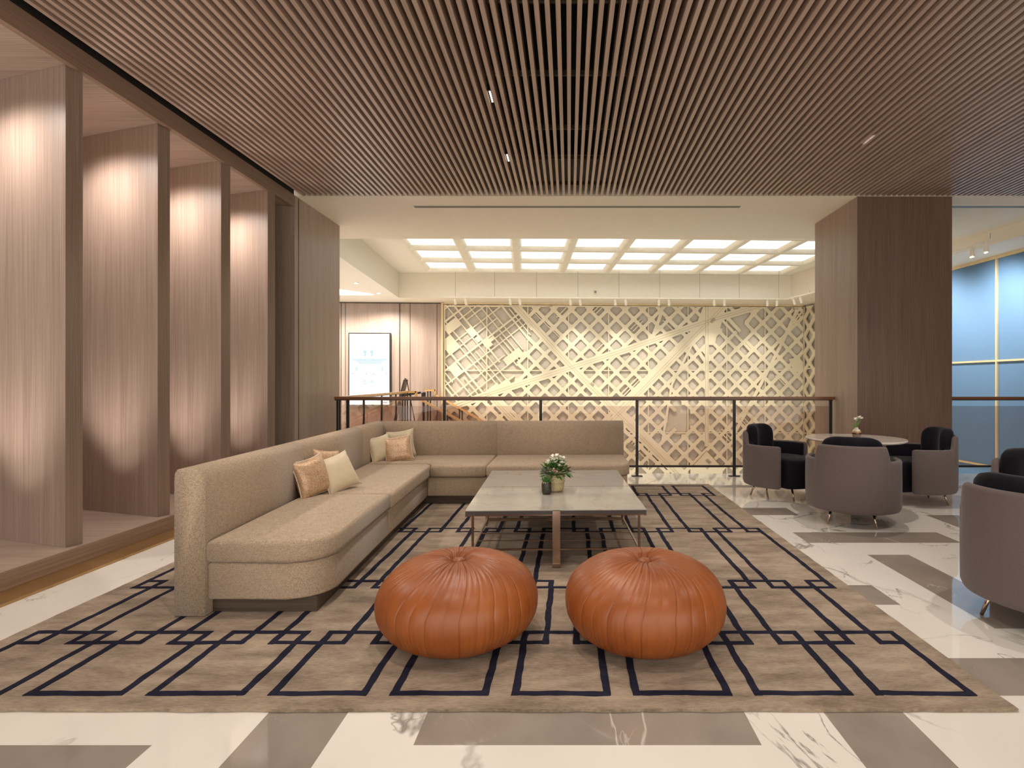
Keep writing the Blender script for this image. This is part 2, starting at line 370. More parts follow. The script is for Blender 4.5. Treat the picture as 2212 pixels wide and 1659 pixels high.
# ------------------------------------------------------------------ pillar
t = thing('pillar', 'large square timber-clad pillar behind the round table', 'pillar', (4.3, 7.6, 0))
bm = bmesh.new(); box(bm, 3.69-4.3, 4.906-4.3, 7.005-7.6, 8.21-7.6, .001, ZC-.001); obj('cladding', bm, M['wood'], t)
bm = bmesh.new(); box(bm, 3.692-4.3, 4.904-4.3, 7.0005-7.6, 7.0045-7.6, .002, ZC-.002); o = obj('shaded_front', bm, M['pillar'], t); o['label'] = 'reddish brown front face with its shade painted into the veneer colour'

# ------------------------------------------------------------------ void: ceiling, friezes, walls
def yw(X): return 14.87+.052*(X+3.44)
ZV = 4.12; ZL = 3.48
bm = bmesh.new(); box(bm, -9.2, 9.5, 9.05, 16.2, ZV, ZV+.08); cv = struct('ceiling_void', bm, M['white2'])
# left dropped ceiling with inner face
bm = bmesh.new(); prism(bm, [(-9.2, 8.33), (-3.89, 8.33), (-3.95, 9.08), (-4.37, 14.0), (-4.42, 15.4), (-9.2, 15.4)], ZL, ZV-.002)
dc = struct('ceiling_left', bm, M['white2'])
bm = bmesh.new(); prism(bm, [(-4.37, 14.0), (5.80, 14.32), (5.95, 15.6), (-4.42, 15.4)], ZL, ZV-.002); struct('trim_4', bm, M['white'])
bm = bmesh.new(); prism(bm, [(5.80, 14.32), (6.53, 9.32), (6.72, 8.0), (9.4, 8.0), (9.4, 16.1), (5.95, 15.6)], ZL, ZV-.002); struct('ceiling_right', bm, M['white'])
# cove lights and downlights of the left dropped ceiling
t = thing('ceiling_light', 'bright rectangular light panel in the low white ceiling at left', 'ceiling light', (-5.6, 12.6, ZL-.012))
bm = bmesh.new(); prism(bm, [(-1.6, -1.4), (.05, -.05), (.75, .75), (.75, .9), (-1.6, .9)], 0, .01); obj('diffuser', bm, M['cove'], t)
for (xx, yy, w) in ((769, 611, 'nearer the timber wall'), (818, 633, 'nearer the void edge')):
    d = (ZL-H)*F/(CY-yy); X = (xx-CX)*d/F
    t = thing('downlight', 'small round downlight in the low white ceiling at left, '+w, 'downlight', (X, d, ZL-.01), 0, 'downlights in the low ceiling')
    bm = bmesh.new(); lathe(bm, [(.06, .0), (.06, .009)], 24); obj('trim_ring', bm, M['white2'], t)
    bm = bmesh.new(); lathe(bm, [(.04, -.003), (.04, -.0005)], 24); obj('lens', bm, M['bright'], t)
# back walls
def wallprism(bm, X0, X1, off, th, z0, z1, mi=0):
    prism(bm, [(X0, yw(X0)-off-th), (X1, yw(X1)-off-th), (X1, yw(X1)-off), (X0, yw(X0)-off)], z0, z1, mi)
bm = bmesh.new(); wallprism(bm, -9.2, -3.46, -.12, .12, -3, ZL); wb = struct('wall_back', bm, M['wood'])
bm = bmesh.new()
for xx, w in ((863.5, .035), (886, .012), (944, .012), (737, .02), (746, .012)):
    d = yw((xx-CX)*14.7/F); X = (xx-CX)*d/F; wallprism(bm, X-w/2, X+w/2, .001, .006, 0, ZL-.02)
obj('panel_joints', bm, M['plinth'], wb)
bm = bmesh.new(); wallprism(bm, -9.0, -3.5, .0, .02, ZL-.03, ZL-.001); obj('shadow_line', bm, M['plinth'], wb)
bm = bmesh.new(); wallprism(bm, -3.459, 6.75, -.12, .12, -3, ZL); struct('wall_back_lattice', bm, M['goldback'])
bm = bmesh.new(); box(bm, -9.3, -9.2, 8.2, 15.4, -3, ZL); struct('wall_far_left', bm, M['wood'])
bm = bmesh.new(); prism(bm, [(-5.7, 8.33), (-3.9, 8.33), (-3.9, 8.36), (-5.7, 8.36)], 0, .01); bm.free()
# right return wall (taupe) then blue wall
RA = Vector((6.66, 15.37)); RB = Vector((7.14, 12.3))
bm = bmesh.new(); prism(bm, [tuple(RA), tuple(RB), (RB.x+.15, RB.y), (RA.x+.15, RA.y+.1)], -3, ZL); struct('wall_return', bm, M['goldback'])
BA = Vector((7.10, 12.3)); BB = Vector((7.545, 6.6))
bm = bmesh.new(); prism(bm, [tuple(BA), tuple(BB), (BB.x+.2, BB.y), (BA.x+.2, BA.y)], -3, ZL); wr = struct('wall_right', bm, M['blue'])
def bwall(bm, y0, y1, z0, z1, th=.03):
    f = lambda y: BA.x+(BB.x-BA.x)*(BA.y-y)/(BA.y-BB.y)
    prism(bm, [(f(y0)-th, y0), (f(y1)-th, y1), (f(y1)-.001, y1), (f(y0)-.001, y0)], z0, z1)
for (y0, y1, z0, z1) in ((6.6, 12.3, 1.662, 1.694), (6.6, 12.3, -.165, -.132), (6.6, 12.3, ZL-.055, ZL-.002)):
    bm = bmesh.new(); bwall(bm, y0, y1, z0, z1); obj('brass_strip', bm, M['bluetrim'], wr)
for yv in (7.35, 9.35, 11.35):
    bm = bmesh.new(); bwall(bm, yv-.014, yv+.014, -3, ZL-.06, .031); obj('brass_strip', bm, M['bluetrim'], wr)

# ------------------------------------------------------------------ coffered backlit ceiling
P0 = Vector((-3.52, 13.42)); EU = Vector((1.112, .050)); EV = Vector((.094, -1.10))
def cp(i, j): return P0+EU*i+EV*j
rows = ['the row nearest the back wall', 'the second row from the back wall', 'the third row from the back wall', 'the row nearest the lounge']
ords = ['first', 'second', 'third', 'fourth', 'fifth', 'sixth', 'seventh', 'eighth']
for j in range(4):
    for i in range(8):
        c = cp(i+.5, j+.5)
        t = thing('coffer_light', 'square backlit ceiling coffer, %s from the left in %s' % (ords[i], rows[j]), 'ceiling light', (c.x, c.y, ZV), 0, 'backlit coffers of the void ceiling')
        def q(s, z): return [Vector((*(EU*a*s/2+EV*b_*s/2), z)) for a, b_ in ((-1, -1), (1, -1), (1, 1), (-1, 1))]
        bm = bmesh.new(); loft(bm, [q(.79, -.012), q(.79, -.002)]); obj('diffuser', bm, M['coffer'], t)
        bm = bmesh.new(); loft(bm, [q(.79, -.002), q(.79, -.014), q(.83, -.05), q(.87, -.075), q(.90, -.09), q(.999, -.09), q(.999, -.002)], True, False); obj('frame', bm, M['whitemetal'], t)

# ------------------------------------------------------------------ gold lattice relief
def clip(poly, x0, x1, z0, z1):
    def cl(P, f, inter):
        out = []
        for i in range(len(P)):
            a, b_ = P[i-1], P[i]
            if f(b_):
                if not f(a): out.append(inter(a, b_))
                out.append(b_)
            elif f(a): out.append(inter(a, b_))
        return out
    def ix(v): return lambda a, b_: (v, a[1]+(b_[1]-a[1])*(v-a[0])/(b_[0]-a[0]))
    def iz(v): return lambda a, b_: (a[0]+(b_[0]-a[0])*(v-a[1])/(b_[1]-a[1]), v)
    for f, it in ((lambda p: p[0] >= x0, ix(x0)), (lambda p: p[0] <= x1, ix(x1)), (lambda p: p[1] >= z0, iz(z0)), (lambda p: p[1] <= z1, iz(z1))):
        poly = cl(poly, f, it)
        if len(poly) < 3: return []
    return poly
X0L, X1L, Z0L, Z1L = -3.40, 6.55, -2.2, 3.42
OFF = .045; TH = .04
def wpoint(x, z, off): return Vector((x, yw(x)-off, z))
PC = [0]
def addpoly(bm, poly, off=OFF, th=TH, mi=0, mp=wpoint, lim=(X0L, X1L, Z0L, Z1L)):
    PC[0] += 1
    if mi == 0: th += ((PC[0]*37) % 61)*.00007
    else: off += .0045
    poly = clip(poly, *lim)
    if len(poly) < 3: return
    P = [poly[0]]
    for p in poly[1:]:
        if abs(p[0]-P[-1][0])+abs(p[1]-P[-1][1]) > 1e-5: P.append(p)
    if len(P) < 3: return
    loft(bm, [[mp(x, z, off) for x, z in P], [mp(x, z, off+th) for x, z in P]], True, True, mi)
def lb(bm, a, b_, w, **kw):
    dx, dz = b_[0]-a[0], b_[1]-a[1]; L = math.hypot(dx, dz)
    if L < 1e-6: return
    nx, nz = -dz/L*w/2, dx/L*w/2
    addpoly(bm, [(a[0]+nx, a[1]+nz), (a[0]-nx, a[1]-nz), (b_[0]-nx, b_[1]-nz), (b_[0]+nx, b_[1]+nz)], **kw)
def wp(x, y):
    """photo pixel on the lattice plane -> (X, z) on the wall"""
    a = (x-CX)/F; Y = (14.87+.052*3.44-.12)/(1-.052*a); return (a*Y, H-(y-CY)*Y/F)
def inside(p, poly):
    c = False
    for i in range(len(poly)):
        (x1, y1), (x2, y2) = poly[i-1], poly[i]
        if (y1 > p[1]) != (y2 > p[1]) and p[0] < (x2-x1)*(p[1]-y1)/(y2-y1)+x1: c = not c
    return c
A3a, A3b = wp(1562, 663), wp(1300, 930)
def rightside(p): return (A3b[0]-A3a[0])*(p[1]-A3a[1])-(A3b[1]-A3a[1])*(p[0]-A3a[0]) > 0 
streets = [wp(*p) for p in ((950, 640), (1108, 640), (1112, 662), (1150, 705), (1146, 740), (1128, 775), (1105, 825), (1060, 852), (950, 886))]
bigd = [wp(*p) for p in ((1473, 868), (1511, 905), (1473, 944), (1436, 905))]
bighole2 = [wp(*p) for p in ((1560, 672), (1590, 672), (1628, 716), (1606, 742), (1556, 700))]
tri_hole = [wp(*p) for p in ((1497, 722), (1520, 716), (1524, 722), (1524, 772), (1494, 745))]
PT = .49
sgn = rightside((6.0, 1.0))
def lattice(bm, ph, allow, lim, mp=wpoint, W=.094, s=.083, **kw):
    cx, cz = ph
    for a in range(-60, 60):
        for b_ in range(-60, 60):
            if (a+b_) % 2: continue
            nx = cx+a*PT/2; nz = cz+b_*PT/2+PT/2
            if not (lim[0]-.5 < nx < lim[1]+.5 and lim[2]-.5 < nz < lim[3]+.5): continue
            h = 0
            for dx, dz in ((1, 1), (1, -1), (-1, 1), (-1, -1)):
                q = (nx+dx*PT/4, nz+dz*PT/4)
                if allow(q):
                    h = 1; lb(bm, (nx, nz), q, W, lim=lim, mp=mp, **kw)
            if h and allow((nx, nz)): addpoly(bm, [(nx-s, nz-s), (nx+s, nz-s), (nx+s, nz+s), (nx-s, nz+s)], lim=lim, mp=mp, **kw)
lim = (X0L, X1L, Z0L, Z1L)
bm = bmesh.new()
lattice(bm, (.309, 2.811), lambda p: rightside(p) != sgn and not inside(p, streets), lim)
lattice(bm, (5.39, 2.729), lambda p: rightside(p) == sgn and not inside(p, bigd) and not inside(p, bighole2) and not inside(p, tri_hole), lim)
PXW = 15.1/F
def street(x0, y0, x1, y1, w, **kw): lb(bm, wp(x0, y0), wp(x1, y1), w*PXW, **kw)
# avenues
av = [(930, 896, 1053, 852, 15), (1053, 852, 1360, 753, 15), (1360, 753, 1528, 694, 15), (1528, 694, 1660, 655, 15), (1108, 655, 1228, 786, 17), (1228, 786, 1480, 1040, 17),
      (1575, 650, 1228, 1006, 17), (1053, 850, 1200, 1006, 14), (1527.5, 650, 1527.5, 965, 9)]
for a in av: street(*a)
# grooves on the avenues: thin raised double lines
for (x0, y0, x1, y1, w) in av:
    L = math.hypot(x1-x0, y1-y0); nx, ny = -(y1-y0)/L*2.4, (x1-x0)/L*2.4
    for s in (-1, 1): street(x0+nx*s, y0+ny*s, x1+nx*s, y1+ny*s, .6, off=OFF+TH, th=.0015, mi=1)
# plazas / solid places
addpoly(bm, [wp(*p) for p in ((1505, 700), (1522, 655), (1548, 655), (1562, 690), (1553, 720), (1530, 716))])
addpoly(bm, [wp(*p) for p in ((1530, 694), (1556, 690), (1545, 745), (1532, 745))])
addpoly(bm, [wp(*p) for p in ((1527, 973), (1562, 1010), (1492, 1010))])
addpoly(bm, [wp(*p) for p in ((1492, 1010), (1562, 1010), (1562, 1100), (1492, 1100))])
for a in ((1527, 974, 1560, 1009), (1527, 974, 1494, 1009)): street(*a, 1.6, off=OFF+TH, th=.002, mi=1)
addpoly(bm, [wp(*p) for p in ((1705, 775), (1728, 772), (1738, 800), (1716, 806))])
# steep streets through the lattice
for a in ((1724, 668, 1688, 745, 8), (1688, 745, 1660, 800, 7), (1660, 800, 1618, 880, 7), (1618, 880, 1580, 950, 7), (1500, 735, 1452, 830, 5), (1452, 830, 1430, 960, 5),
          (1430, 672, 1412, 722, 7), (1550, 662, 1600, 716, 8), (1640, 660, 1612, 700, 8), (1560, 690, 1622, 757, 6), (1497, 740, 1527, 785, 8), (1524, 716, 1495, 745, 6),
          (1712, 662, 1735, 690, 4), (1722, 655, 1740, 676, 3), (1738, 668, 1712, 700, 4), (1738, 655, 1716, 684, 4)): street(*a)
# small parallel pairs inside some cells
for cx_, cy_, o_ in ((1160, 676, 1), (1180, 696, 1), (1200, 715, 1), (1215, 677, -1), (1295, 665, -1), (1318, 716, 1), (1298, 752, -1), (1376, 702, -1), (1372, 826, -1), (1352, 845, -1), (1210, 868, 1), (1446, 700, 1), (1378, 950, -1), (1605, 905, 1), (1568, 940, 1), (1350, 960, -1), (1335, 990, -1), (1394, 985, 1), (1690, 820, 1)):
    for s in (-2.4, 2.4):
        street(cx_-11+s, cy_-11*o_-s*o_, cx_+11+s, cy_+11*o_-s*o_, 2.1)
# old town: fine irregular street grid
rs = random.Random(3)
def seg_in(p0, p1, w):
    """keep the stretches of a street that lie in the old-town zone"""
    n = 60; cur = None
    for k in range(n+1):
        t_ = k/n; p = (p0[0]+(p1[0]-p0[0])*t_, p0[1]+(p1[1]-p0[1])*t_); ok = inside(p, streets)
        if ok and cur is None: cur = p
        if (not ok or k == n) and cur is not None: lb(bm, cur, last, w); cur = None
        last = p
ctr = wp(1045, 760)
def fam(ang, gaps, w, lo, hi):
    d = (math.cos(ang), math.sin(ang)); nrm = (-d[1], d[0]); o_ = lo; k = 0
    while o_ < hi:
        c = (ctr[0]+nrm[0]*o_, ctr[1]+nrm[1]*o_)
        a0, a1 = -2.6, 2.6
        if k % 4 == 1: a0 = rs.uniform(-.8, .2)
        if k % 4 == 3: a1 = rs.uniform(-.1, .9)
        seg_in((c[0]+d[0]*a0, c[1]+d[1]*a0), (c[0]+d[0]*a1, c[1]+d[1]*a1), w*(1.6 if k % 5 == 0 else 1)); o_ += rs.choice(gaps); k += 1
fam(math.radians(-51), (.11, .16, .24, .13, .30), .032, -2.4, 2.4)
fam(math.radians(38), (.13, .19, .27, .33), .032, -2.4, 2.4)
def plaza(x, y, a, b_):
    c = wp(x, y); a *= PXW; b_ *= PXW; u = (math.cos(math.radians(38)), math.sin(math.radians(38))); v = (-u[1], u[0])
    addpoly(bm, [(c[0]+u[0]*a*i+v[0]*b_*j, c[1]+u[1]*a*i+v[1]*b_*j) for i, j in ((-1, -1), (1, -1), (1, 1), (-1, 1))])
for q_ in ((976, 704, 17, 10), (972, 745, 14, 17), (1018, 716, 7, 9), (1033, 732, 6, 6), (1052, 741, 8, 10), (1058, 735, 12, 4), (1106, 771, 19, 8), (1122, 762, 6, 10), (984, 800, 10, 13), (1066, 842, 15, 8), (1090, 830, 12, 7)): plaza(*q_)
# seams: vertical strips, and the two horizontal panel joints
for xx in (1051, 1140, 1228, 1315, 1401, 1487, 1571, 1654): street(xx, 640, xx, 1100, 2.2, off=OFF-.01)
for yy in (800, 935, 1070): street(940, yy, 1745, yy, 2.2, off=OFF-.01)
# frame
for a in ((959.5, 640, 959.5, 1120, 3), (1738, 640, 1738, 1120, 3), (950, 661, 1745, 661, 3.4)): street(*a)
t = thing('relief_panel', 'pale gold city-map lattice relief covering the back wall of the void', 'wall relief', (1.5, yw(1.5)-.05, Z0L))
o = obj('lattice', bm, [M['gold'], M['groove']], t); o.location = (-1.5, -(yw(1.5)-.05), -Z0L)
bm = bmesh.new(); wallprism(bm, -3.455, -3.41, .0, .14, -2.9, ZL-.02); wallprism(bm, -3.41, 6.55, .0, .10, ZL-.045, ZL-.003)
o = obj('edge_trim', bm, M['bluetrim'], t); o.location = (-1.5, -(yw(1.5)-.05), -Z0L)
# return piece on the right-hand wall
bm = bmesh.new(); D = (RB-RA); LR = D.length; D.normalize(); Nn = Vector((-D.y, D.x)); Nn = Nn if Nn.x < 0 else -Nn
def rp(s, z, off): p = RA+D*s+Nn*off; return Vector((p.x, p.y, z))
lattice(bm, (.3, 2.6), lambda p: True, (.0, LR, Z0L, Z1L), mp=rp, off=.07)
for x_ in (.03, LR-.03): lb(bm, (x_, Z0L), (x_, Z1L), .05, lim=(0, LR, Z0L, Z1L), mp=rp, off=.07)
for z in (1.7, -.1): lb(bm, (0, z), (LR, z), .03, lim=(0, LR, Z0L, Z1L), mp=rp, off=.06)
t = thing('relief_panel', 'narrow gold lattice relief on the return wall beside the timber pillar', 'wall relief', (6.9, 13.8, Z0L))
o = obj('lattice', bm, M['gold'], t); o.location = (-6.9, -13.8, -Z0L)

# ------------------------------------------------------------------ railings
YR = 7.6; ZR = 1.107
def railing(name, label, a, b_, posts, railmat, glass=True, ends=(0, 0), single=False, postw=.04):
    a = Vector(a); b_ = Vector(b_); t = thing(name, label, 'railing', (a.x, a.y, a.z), 0)
    d = b_-a; L = d.length; u = d.normalized(); up = Vector((0, 0, 1))
    bm = bmesh.new(); bar(bm, up*(ZR-.02)-u*ends[0], d+up*(ZR-.02)+u*ends[1], .055, .04); soften(bm, .008, 2); obj('handrail', bm, railmat, t)
    bm = bmesh.new(); bar(bm, up*(ZR-.045), d+up*(ZR-.045), .035, .012); bar(bm, up*.14, d+up*.14, .02, .028); obj('frame_rail', bm, M['blackmetal'], t)
    for s in posts:
        p = u*s if s >= 0 else u*(L+s)
        bm = bmesh.new()
        box(bm, p.x-postw/2, p.x+postw/2, p.y-.012, p.y+.012, p.z+.012, p.z+ZR-.05)
        po = obj('post', bm, M['blackmetal'], t)
        bm = bmesh.new(); box(bm, p.x-.075, p.x+.075, p.y-.03, p.y+.03, p.z+.001, p.z+.012); obj('base_plate', bm, M['blackmetal'], po)
    if glass:
        ss = sorted([s if s >= 0 else L+s for s in posts])
        for s0, s1 in zip(ss, ss[1:]):
            bm = bmesh.new(); bar(bm, u*(s0+.03)+up*.567, u*(s1-.03)+up*.567, .012, .822); obj('glass_panel', bm, M['glass'], t)
    return t
xs = [(p-CX)*YR/F for p in (751.5, 960, 1168, 1376, 1586, 1794)]
railing('railing', 'glass and black steel railing with wooden handrail across the lounge, behind the sofa', (-3.26, YR, 0), (3.66, YR, 0), [x_+3.26 for x_ in xs], M['walnut'], ends=(0, .02))
railing('railing', 'short glass railing with wooden handrail right of the timber pillar', (4.93, YR, 0), (7.40, YR, 0), [.06, 1.52, 2.42], M['walnut'])
railing('railing', 'side railing with oak handrail running back along the stair void at left', (-3.275, 7.66, 0), (-3.74, 12.55, 0), [.08, .16, 1.4, 2.6, 3.8, 4.75], M['oak'], postw=.03)
# stair and its two sloping handrails
t = thing('staircase', 'stair going down along the lattice wall behind the sofa', 'staircase', (-3.6, 13.6, 0))
bm = bmesh.new()
for i in range(17): box(bm, i*.29+.002, i*.29+.31, -.95, .95, -.17*(i+1)-.12, -.17*(i+1)+.0)
obj('treads', bm, M['floorw'], t)
def stair_rail(y, xa, za, slope, n, label):
    t = thing('stair_handrail', label, 'handrail', (xa, y, za-1.0))
    xe = 4.6
    bm = bmesh.new(); bar(bm, (-.28, 0, 1.10), (.0, 0, 1.10), .05, .045); bar(bm, (0, 0, 1.12), (0, 0, .97), .045, .05); bar(bm, (0, 0, .98), (xe, 0, .98-xe*slope), .05, .045); obj('handrail', bm, M['oak'], t)
    for k in range(n):
        for dx in (0, .07):
            x_ = -.2+dx if k == 0 else k*1.05+dx-.4
            top = 1.08 if k == 0 else .96-x_*slope
            bm = bmesh.new(); box(bm, x_-.015, x_+.015, -.015, .015, top-1.0, top); obj('post', bm, M['blackmetal'], t)
    bm = bmesh.new(); bar(bm, (.05, 0, .50), (xe, 0, .50-xe*slope+.02), .012, .72); obj('glass_panel', bm, M['glass'], t)
stair_rail(12.55, -3.52, .99, .53, 5, 'nearer sloping oak stair handrail behind the sofa corner')
stair_rail(14.62, -3.59, 1.00, .55, 5, 'further sloping oak stair handrail against the lattice wall')

# info screen on the back wall
def on_wall(x, y, off): 
    d = yw((x-CX)*14.7/F)-off; return Vector(((x-CX)*d/F, d, H-(y-CY)*d/F))
a = on_wall(753.5, 719, .05); b_ = on_wall(844.5, 876.5, .05); cxs = (a.x+b_.x)/2; zc = b_.z
Wd = b_.x-a.x; Hd = a.z-b_.z; dd = (a.y+b_.y)/2
t = thing('info_display', 'tall bright white digital info display on the timber back wall', 'display', (cxs, dd-.01, zc), math.atan(.052))
bm = bmesh.new(); box(bm, -Wd/2, Wd/2, -.03, .05, 0, Hd); soften(bm, .006, 1); obj('frame', bm, M['blackmetal'], t)
S = .03; sw = Wd-2*S; sh = Hd-2*S
bm = bmesh.new(); box(bm, -sw/2, sw/2, -.033, -.0305, S, Hd-S); scr = obj('screen', bm, M['screen'], t)
def sx(u): return -sw/2+u*sw
def sz(v): return Hd-S-v*sh
def srect(bm, u0, u1, v0, v1, e=0): box(bm, sx(u0), sx(u1), -.0355-e, -.0335-e, sz(v1), sz(v0))
def text(s, u, v, size, m):
    c = bpy.data.curves.new('screen_text', 'FONT'); c.body = s; c.size = size; c.align_x = 'LEFT'; c.extrude = .0008
    tmp = bpy.data.objects.new('tmp', c); COL.objects.link(tmp); bpy.context.view_layer.update()
    me = bpy.data.meshes.new_from_object(tmp.evaluated_get(bpy.context.evaluated_depsgraph_get())); bpy.data.objects.remove(tmp); bpy.data.curves.remove(c)
    me.materials.clear(); me.materials.append(m); o = bpy.data.objects.new('screen_text', me); COL.objects.link(o); o.parent = scr
    o.location = (sx(u), -.036, sz(v)); o.rotation_euler = (PI/2, 0, 0)
text('info | COVID-19', .24, .135, .098, M['scr_text'])
bm = bmesh.new()
tri = [(.06, .14), (.19, .14), (.125, .075)]
P = [Vector((sx(u), -.035, sz(v))) for u, v in tri]
for i in range(3): bar(bm, P[i-1], P[i], .004, .008)
bar(bm, (sx(.125), -.035, sz(.10)), (sx(.125), -.035, sz(.125)), .006, .008); obj('warning_sign', bm, M['scr_text'], scr)
for u in (.39, .56):
    bm = bmesh.new(); r = .016
    lathe(bm, [(r, -.001), (r, .001)], 16); bmesh.ops.rotate(bm, verts=bm.verts, matrix=Matrix.Rotation(PI/2, 3, 'X')); bmesh.ops.translate(bm, verts=bm.verts, vec=(sx(u), -.035, sz(.218)))
    srect(bm, u-.04, u+.04, .232, .27); srect(bm, u-.025, u+.025, .27, .315); obj('pictogram', bm, M['scr_cyan'], scr)
bm = bmesh.new(); box(bm, sx(.46), sx(.49), -.0355, -.0335, sz(.252), sz(.248)); box(bm, sx(.50), sx(.52), -.0355, -.0335, sz(.252), sz(.248)); obj('pictogram', bm, M['scr_red'], scr)
bm = bmesh.new()
P = [(.03, .345), (.97, .345), (.97, .36), (.82, .395), (.78, .425), (.24, .425), (.20, .395), (.03, .36)]
loft(bm, [[Vector((sx(u), -.0335, sz(v))) for u, v in P], [Vector((sx(u), -.0355, sz(v))) for u, v in P]]); srect(bm, .14, .22, .46, .53); srect(bm, .80, .86, .46, .53); obj('picture', bm, M['scr_pale'], scr)
bm = bmesh.new(); srect(bm, .20, .44, .362, .37, .002); srect(bm, .55, .80, .362, .37, .002); srect(bm, .24, .78, .425, .428, .002)
for k in range(9): srect(bm, .28+k*.055, .29+k*.055, .516, .523)
obj('picture', bm, M['scr_cyan'], scr)
bm = bmesh.new()
bm.free()
for u in (.08, .42, .60, .93):
    bm = bmesh.new(); srect(bm, u-.02, u+.03, .555, .57); srect(bm, u-.03, u-.015, .568, .59); obj('picture', bm, M['scr_red'], scr)
bm = bmesh.new(); srect(bm, .34, .41, .64, .68); srect(bm, .33, .45, .69, .715); srect(bm, .52, .60, .645, .70, 0); srect(bm, .24, .46, .755, .762); srect(bm, .56, .78, .755, .762); obj('pictogram', bm, M['scr_pale'], scr)
bm = bmesh.new(); srect(bm, .84, .94, .962, .972); obj('picture', bm, M['scr_dark'], scr)

# easel sign and belt barrier on the landing
t = thing('sign_board', 'dark framed sign leaning back on an easel beside the info display', 'sign', (-4.52, 13.92, 0), math.radians(-82))
bm = bmesh.new(); R_ = Matrix.Rotation(math.radians(-14), 3, 'X')
bm2 = bmesh.new(); box(bm2, -.30, .30, -.012, .012, .62, 1.42); bmesh.ops.rotate(bm2, verts=bm2.verts, matrix=R_); obj('frame', bm2, M['blackmetal'], t)
box(bm, -.27, .27, -.016, -.0125, .65, 1.39); bmesh.ops.rotate(bm, verts=bm.verts, matrix=R_); obj('panel', bm, M['grey'], t)
for a_, c_ in (((-.22, .0, .001), (-.03, .33, 1.42)), ((.22, .0, .001), (.03, .33, 1.42)), ((0, .62, .001), (0, .36, 1.40))):
    bm = bmesh.new(); tube(bm, [a_, c_], .012, 6); obj('leg', bm, M['blackmetal'], t)
for (xx, lab, d) in ((868.5, 'left post of the belt barrier on the stair landing', 12.9), (915, 'right post of the belt barrier on the stair landing', 13.5)):
    X = (xx-CX)*d/F; zt = H-(847-CY)*d/F
    t = thing('barrier_post', lab, 'barrier post', (X, d, .001), 0, 'belt barrier posts')
    bm = bmesh.new(); lathe(bm, [(.15, 0), (.15, .015), (.03, .03)], 24); obj('base', bm, M['blackmetal'], t)
    bm = bmesh.new(); lathe(bm, [(.028, .02), (.028, zt-.14)], 16); obj('pole', bm, M['blackmetal'], t)
    bm = bmesh.new(); lathe(bm, [(.05, zt-.139), (.055, zt-.02), (.04, zt)], 16); obj('belt_head', bm, M['blackmetal'], t)
XL, XR_ = (868.5-CX)*12.9/F, (915-CX)*13.5/F
bm = bmesh.new(); bar(bm, (XL+.06, 12.92, 1.01), (XR_-.06, 13.47, 1.06), .004, .05); tag(obj('barrier_belt', bm, M['blackmetal']), 'black retractable belt stretched between the two barrier posts', 'barrier belt')

# ------------------------------------------------------------------ suspended light track with spots
t = thing('track_light', 'long white suspended track with spotlights above the gold lattice wall', 'track light', (0, 13.5, 3.40))
def tp(x, y=647): d = 13.5+.035*((x-CX)/F*13.5); return Vector(((x-CX)*d/F, d-13.5, 0.0))
bm = bmesh.new(); bar(bm, tp(956), tp(1700), .035, .03)
e0 = tp(1700); e1 = e0+Vector((.95, -4.3, 0)); bar(bm, e0, e1, .035, .03); obj('rail', bm, M['whitemetal'], t)
for x_ in (983.4, 1068.6, 1159, 1248.4, 1337, 1425, 1511.5, 1597, 1682.6):
    p = tp(x_); bm = bmesh.new(); tube(bm, [p+Vector((0, 0, .015)), p+Vector((0, 0, ZV-3.40-.002))], .004, 6); obj('suspension_wire', bm, M['grey'], t)
for f_ in (.2, .5):
    p = e0+(e1-e0)*f_; bm = bmesh.new(); tube(bm, [p+Vector((0, 0, .015)), p+Vector((0, 0, .07))], .004, 6); obj('suspension_wire', bm, M['grey'], t)
def head(t, p, dirv):
    bm = bmesh.new(); d = Vector(dirv).normalized(); q = p+Vector((0, 0, -.04))
    tube(bm, [q, q+d*.14], .033, 14); tube(bm, [p+Vector((0, 0, -.01)), q+Vector((0, 0, -.01))], .012, 8); obj('spotlight', bm, M['whitemetal'], t)
pairs = [982, 1005, 1101, 1122, 1231.6, 1253, 1329, 1351.5, 1423, 1445, 1543, 1565, 1658, 1678.5]
for x_ in pairs: head(t, tp(x_), (.12, .42, -1))
for f_ in (.06, .12): head(t, e0+(e1-e0)*f_, (.35, .1, -1))
t = thing('track_light', 'short white track with two spotlights at the ceiling above the blue wall', 'track light', (0, 0, 0))
ra, rb = Vector(px(2056, 546, 8.9)), Vector(px(2149, 514, 8.2)); t.location = ra
bm = bmesh.new(); bar(bm, (0, 0, 0), rb-ra, .035, .03); obj('rail', bm, M['whitemetal'], t)
for f_ in (.48, .80): head(t, (rb-ra)*f_, (.15, .1, -1))
for f_ in (.9,):
    p = (rb-ra)*f_; bm = bmesh.new(); tube(bm, [p+Vector((0, 0, .01)), p+Vector((0, 0, .10))], .004, 6); obj('suspension_wire', bm, M['grey'], t)
t = thing('sensor', 'small square sensor box on the cream bulkhead above the lattice', 'sensor', px(1286, 631, 14.15))
bm = bmesh.new(); box(bm, -.045, .045, -.03, .03, -.05, .05); soften(bm, .01, 2); obj('housing', bm, M['whitemetal'], t)
bm = bmesh.new(); box(bm, -.03, .03, -.034, -.0305, -.03, .03); obj('grille', bm, M['grey'], t)

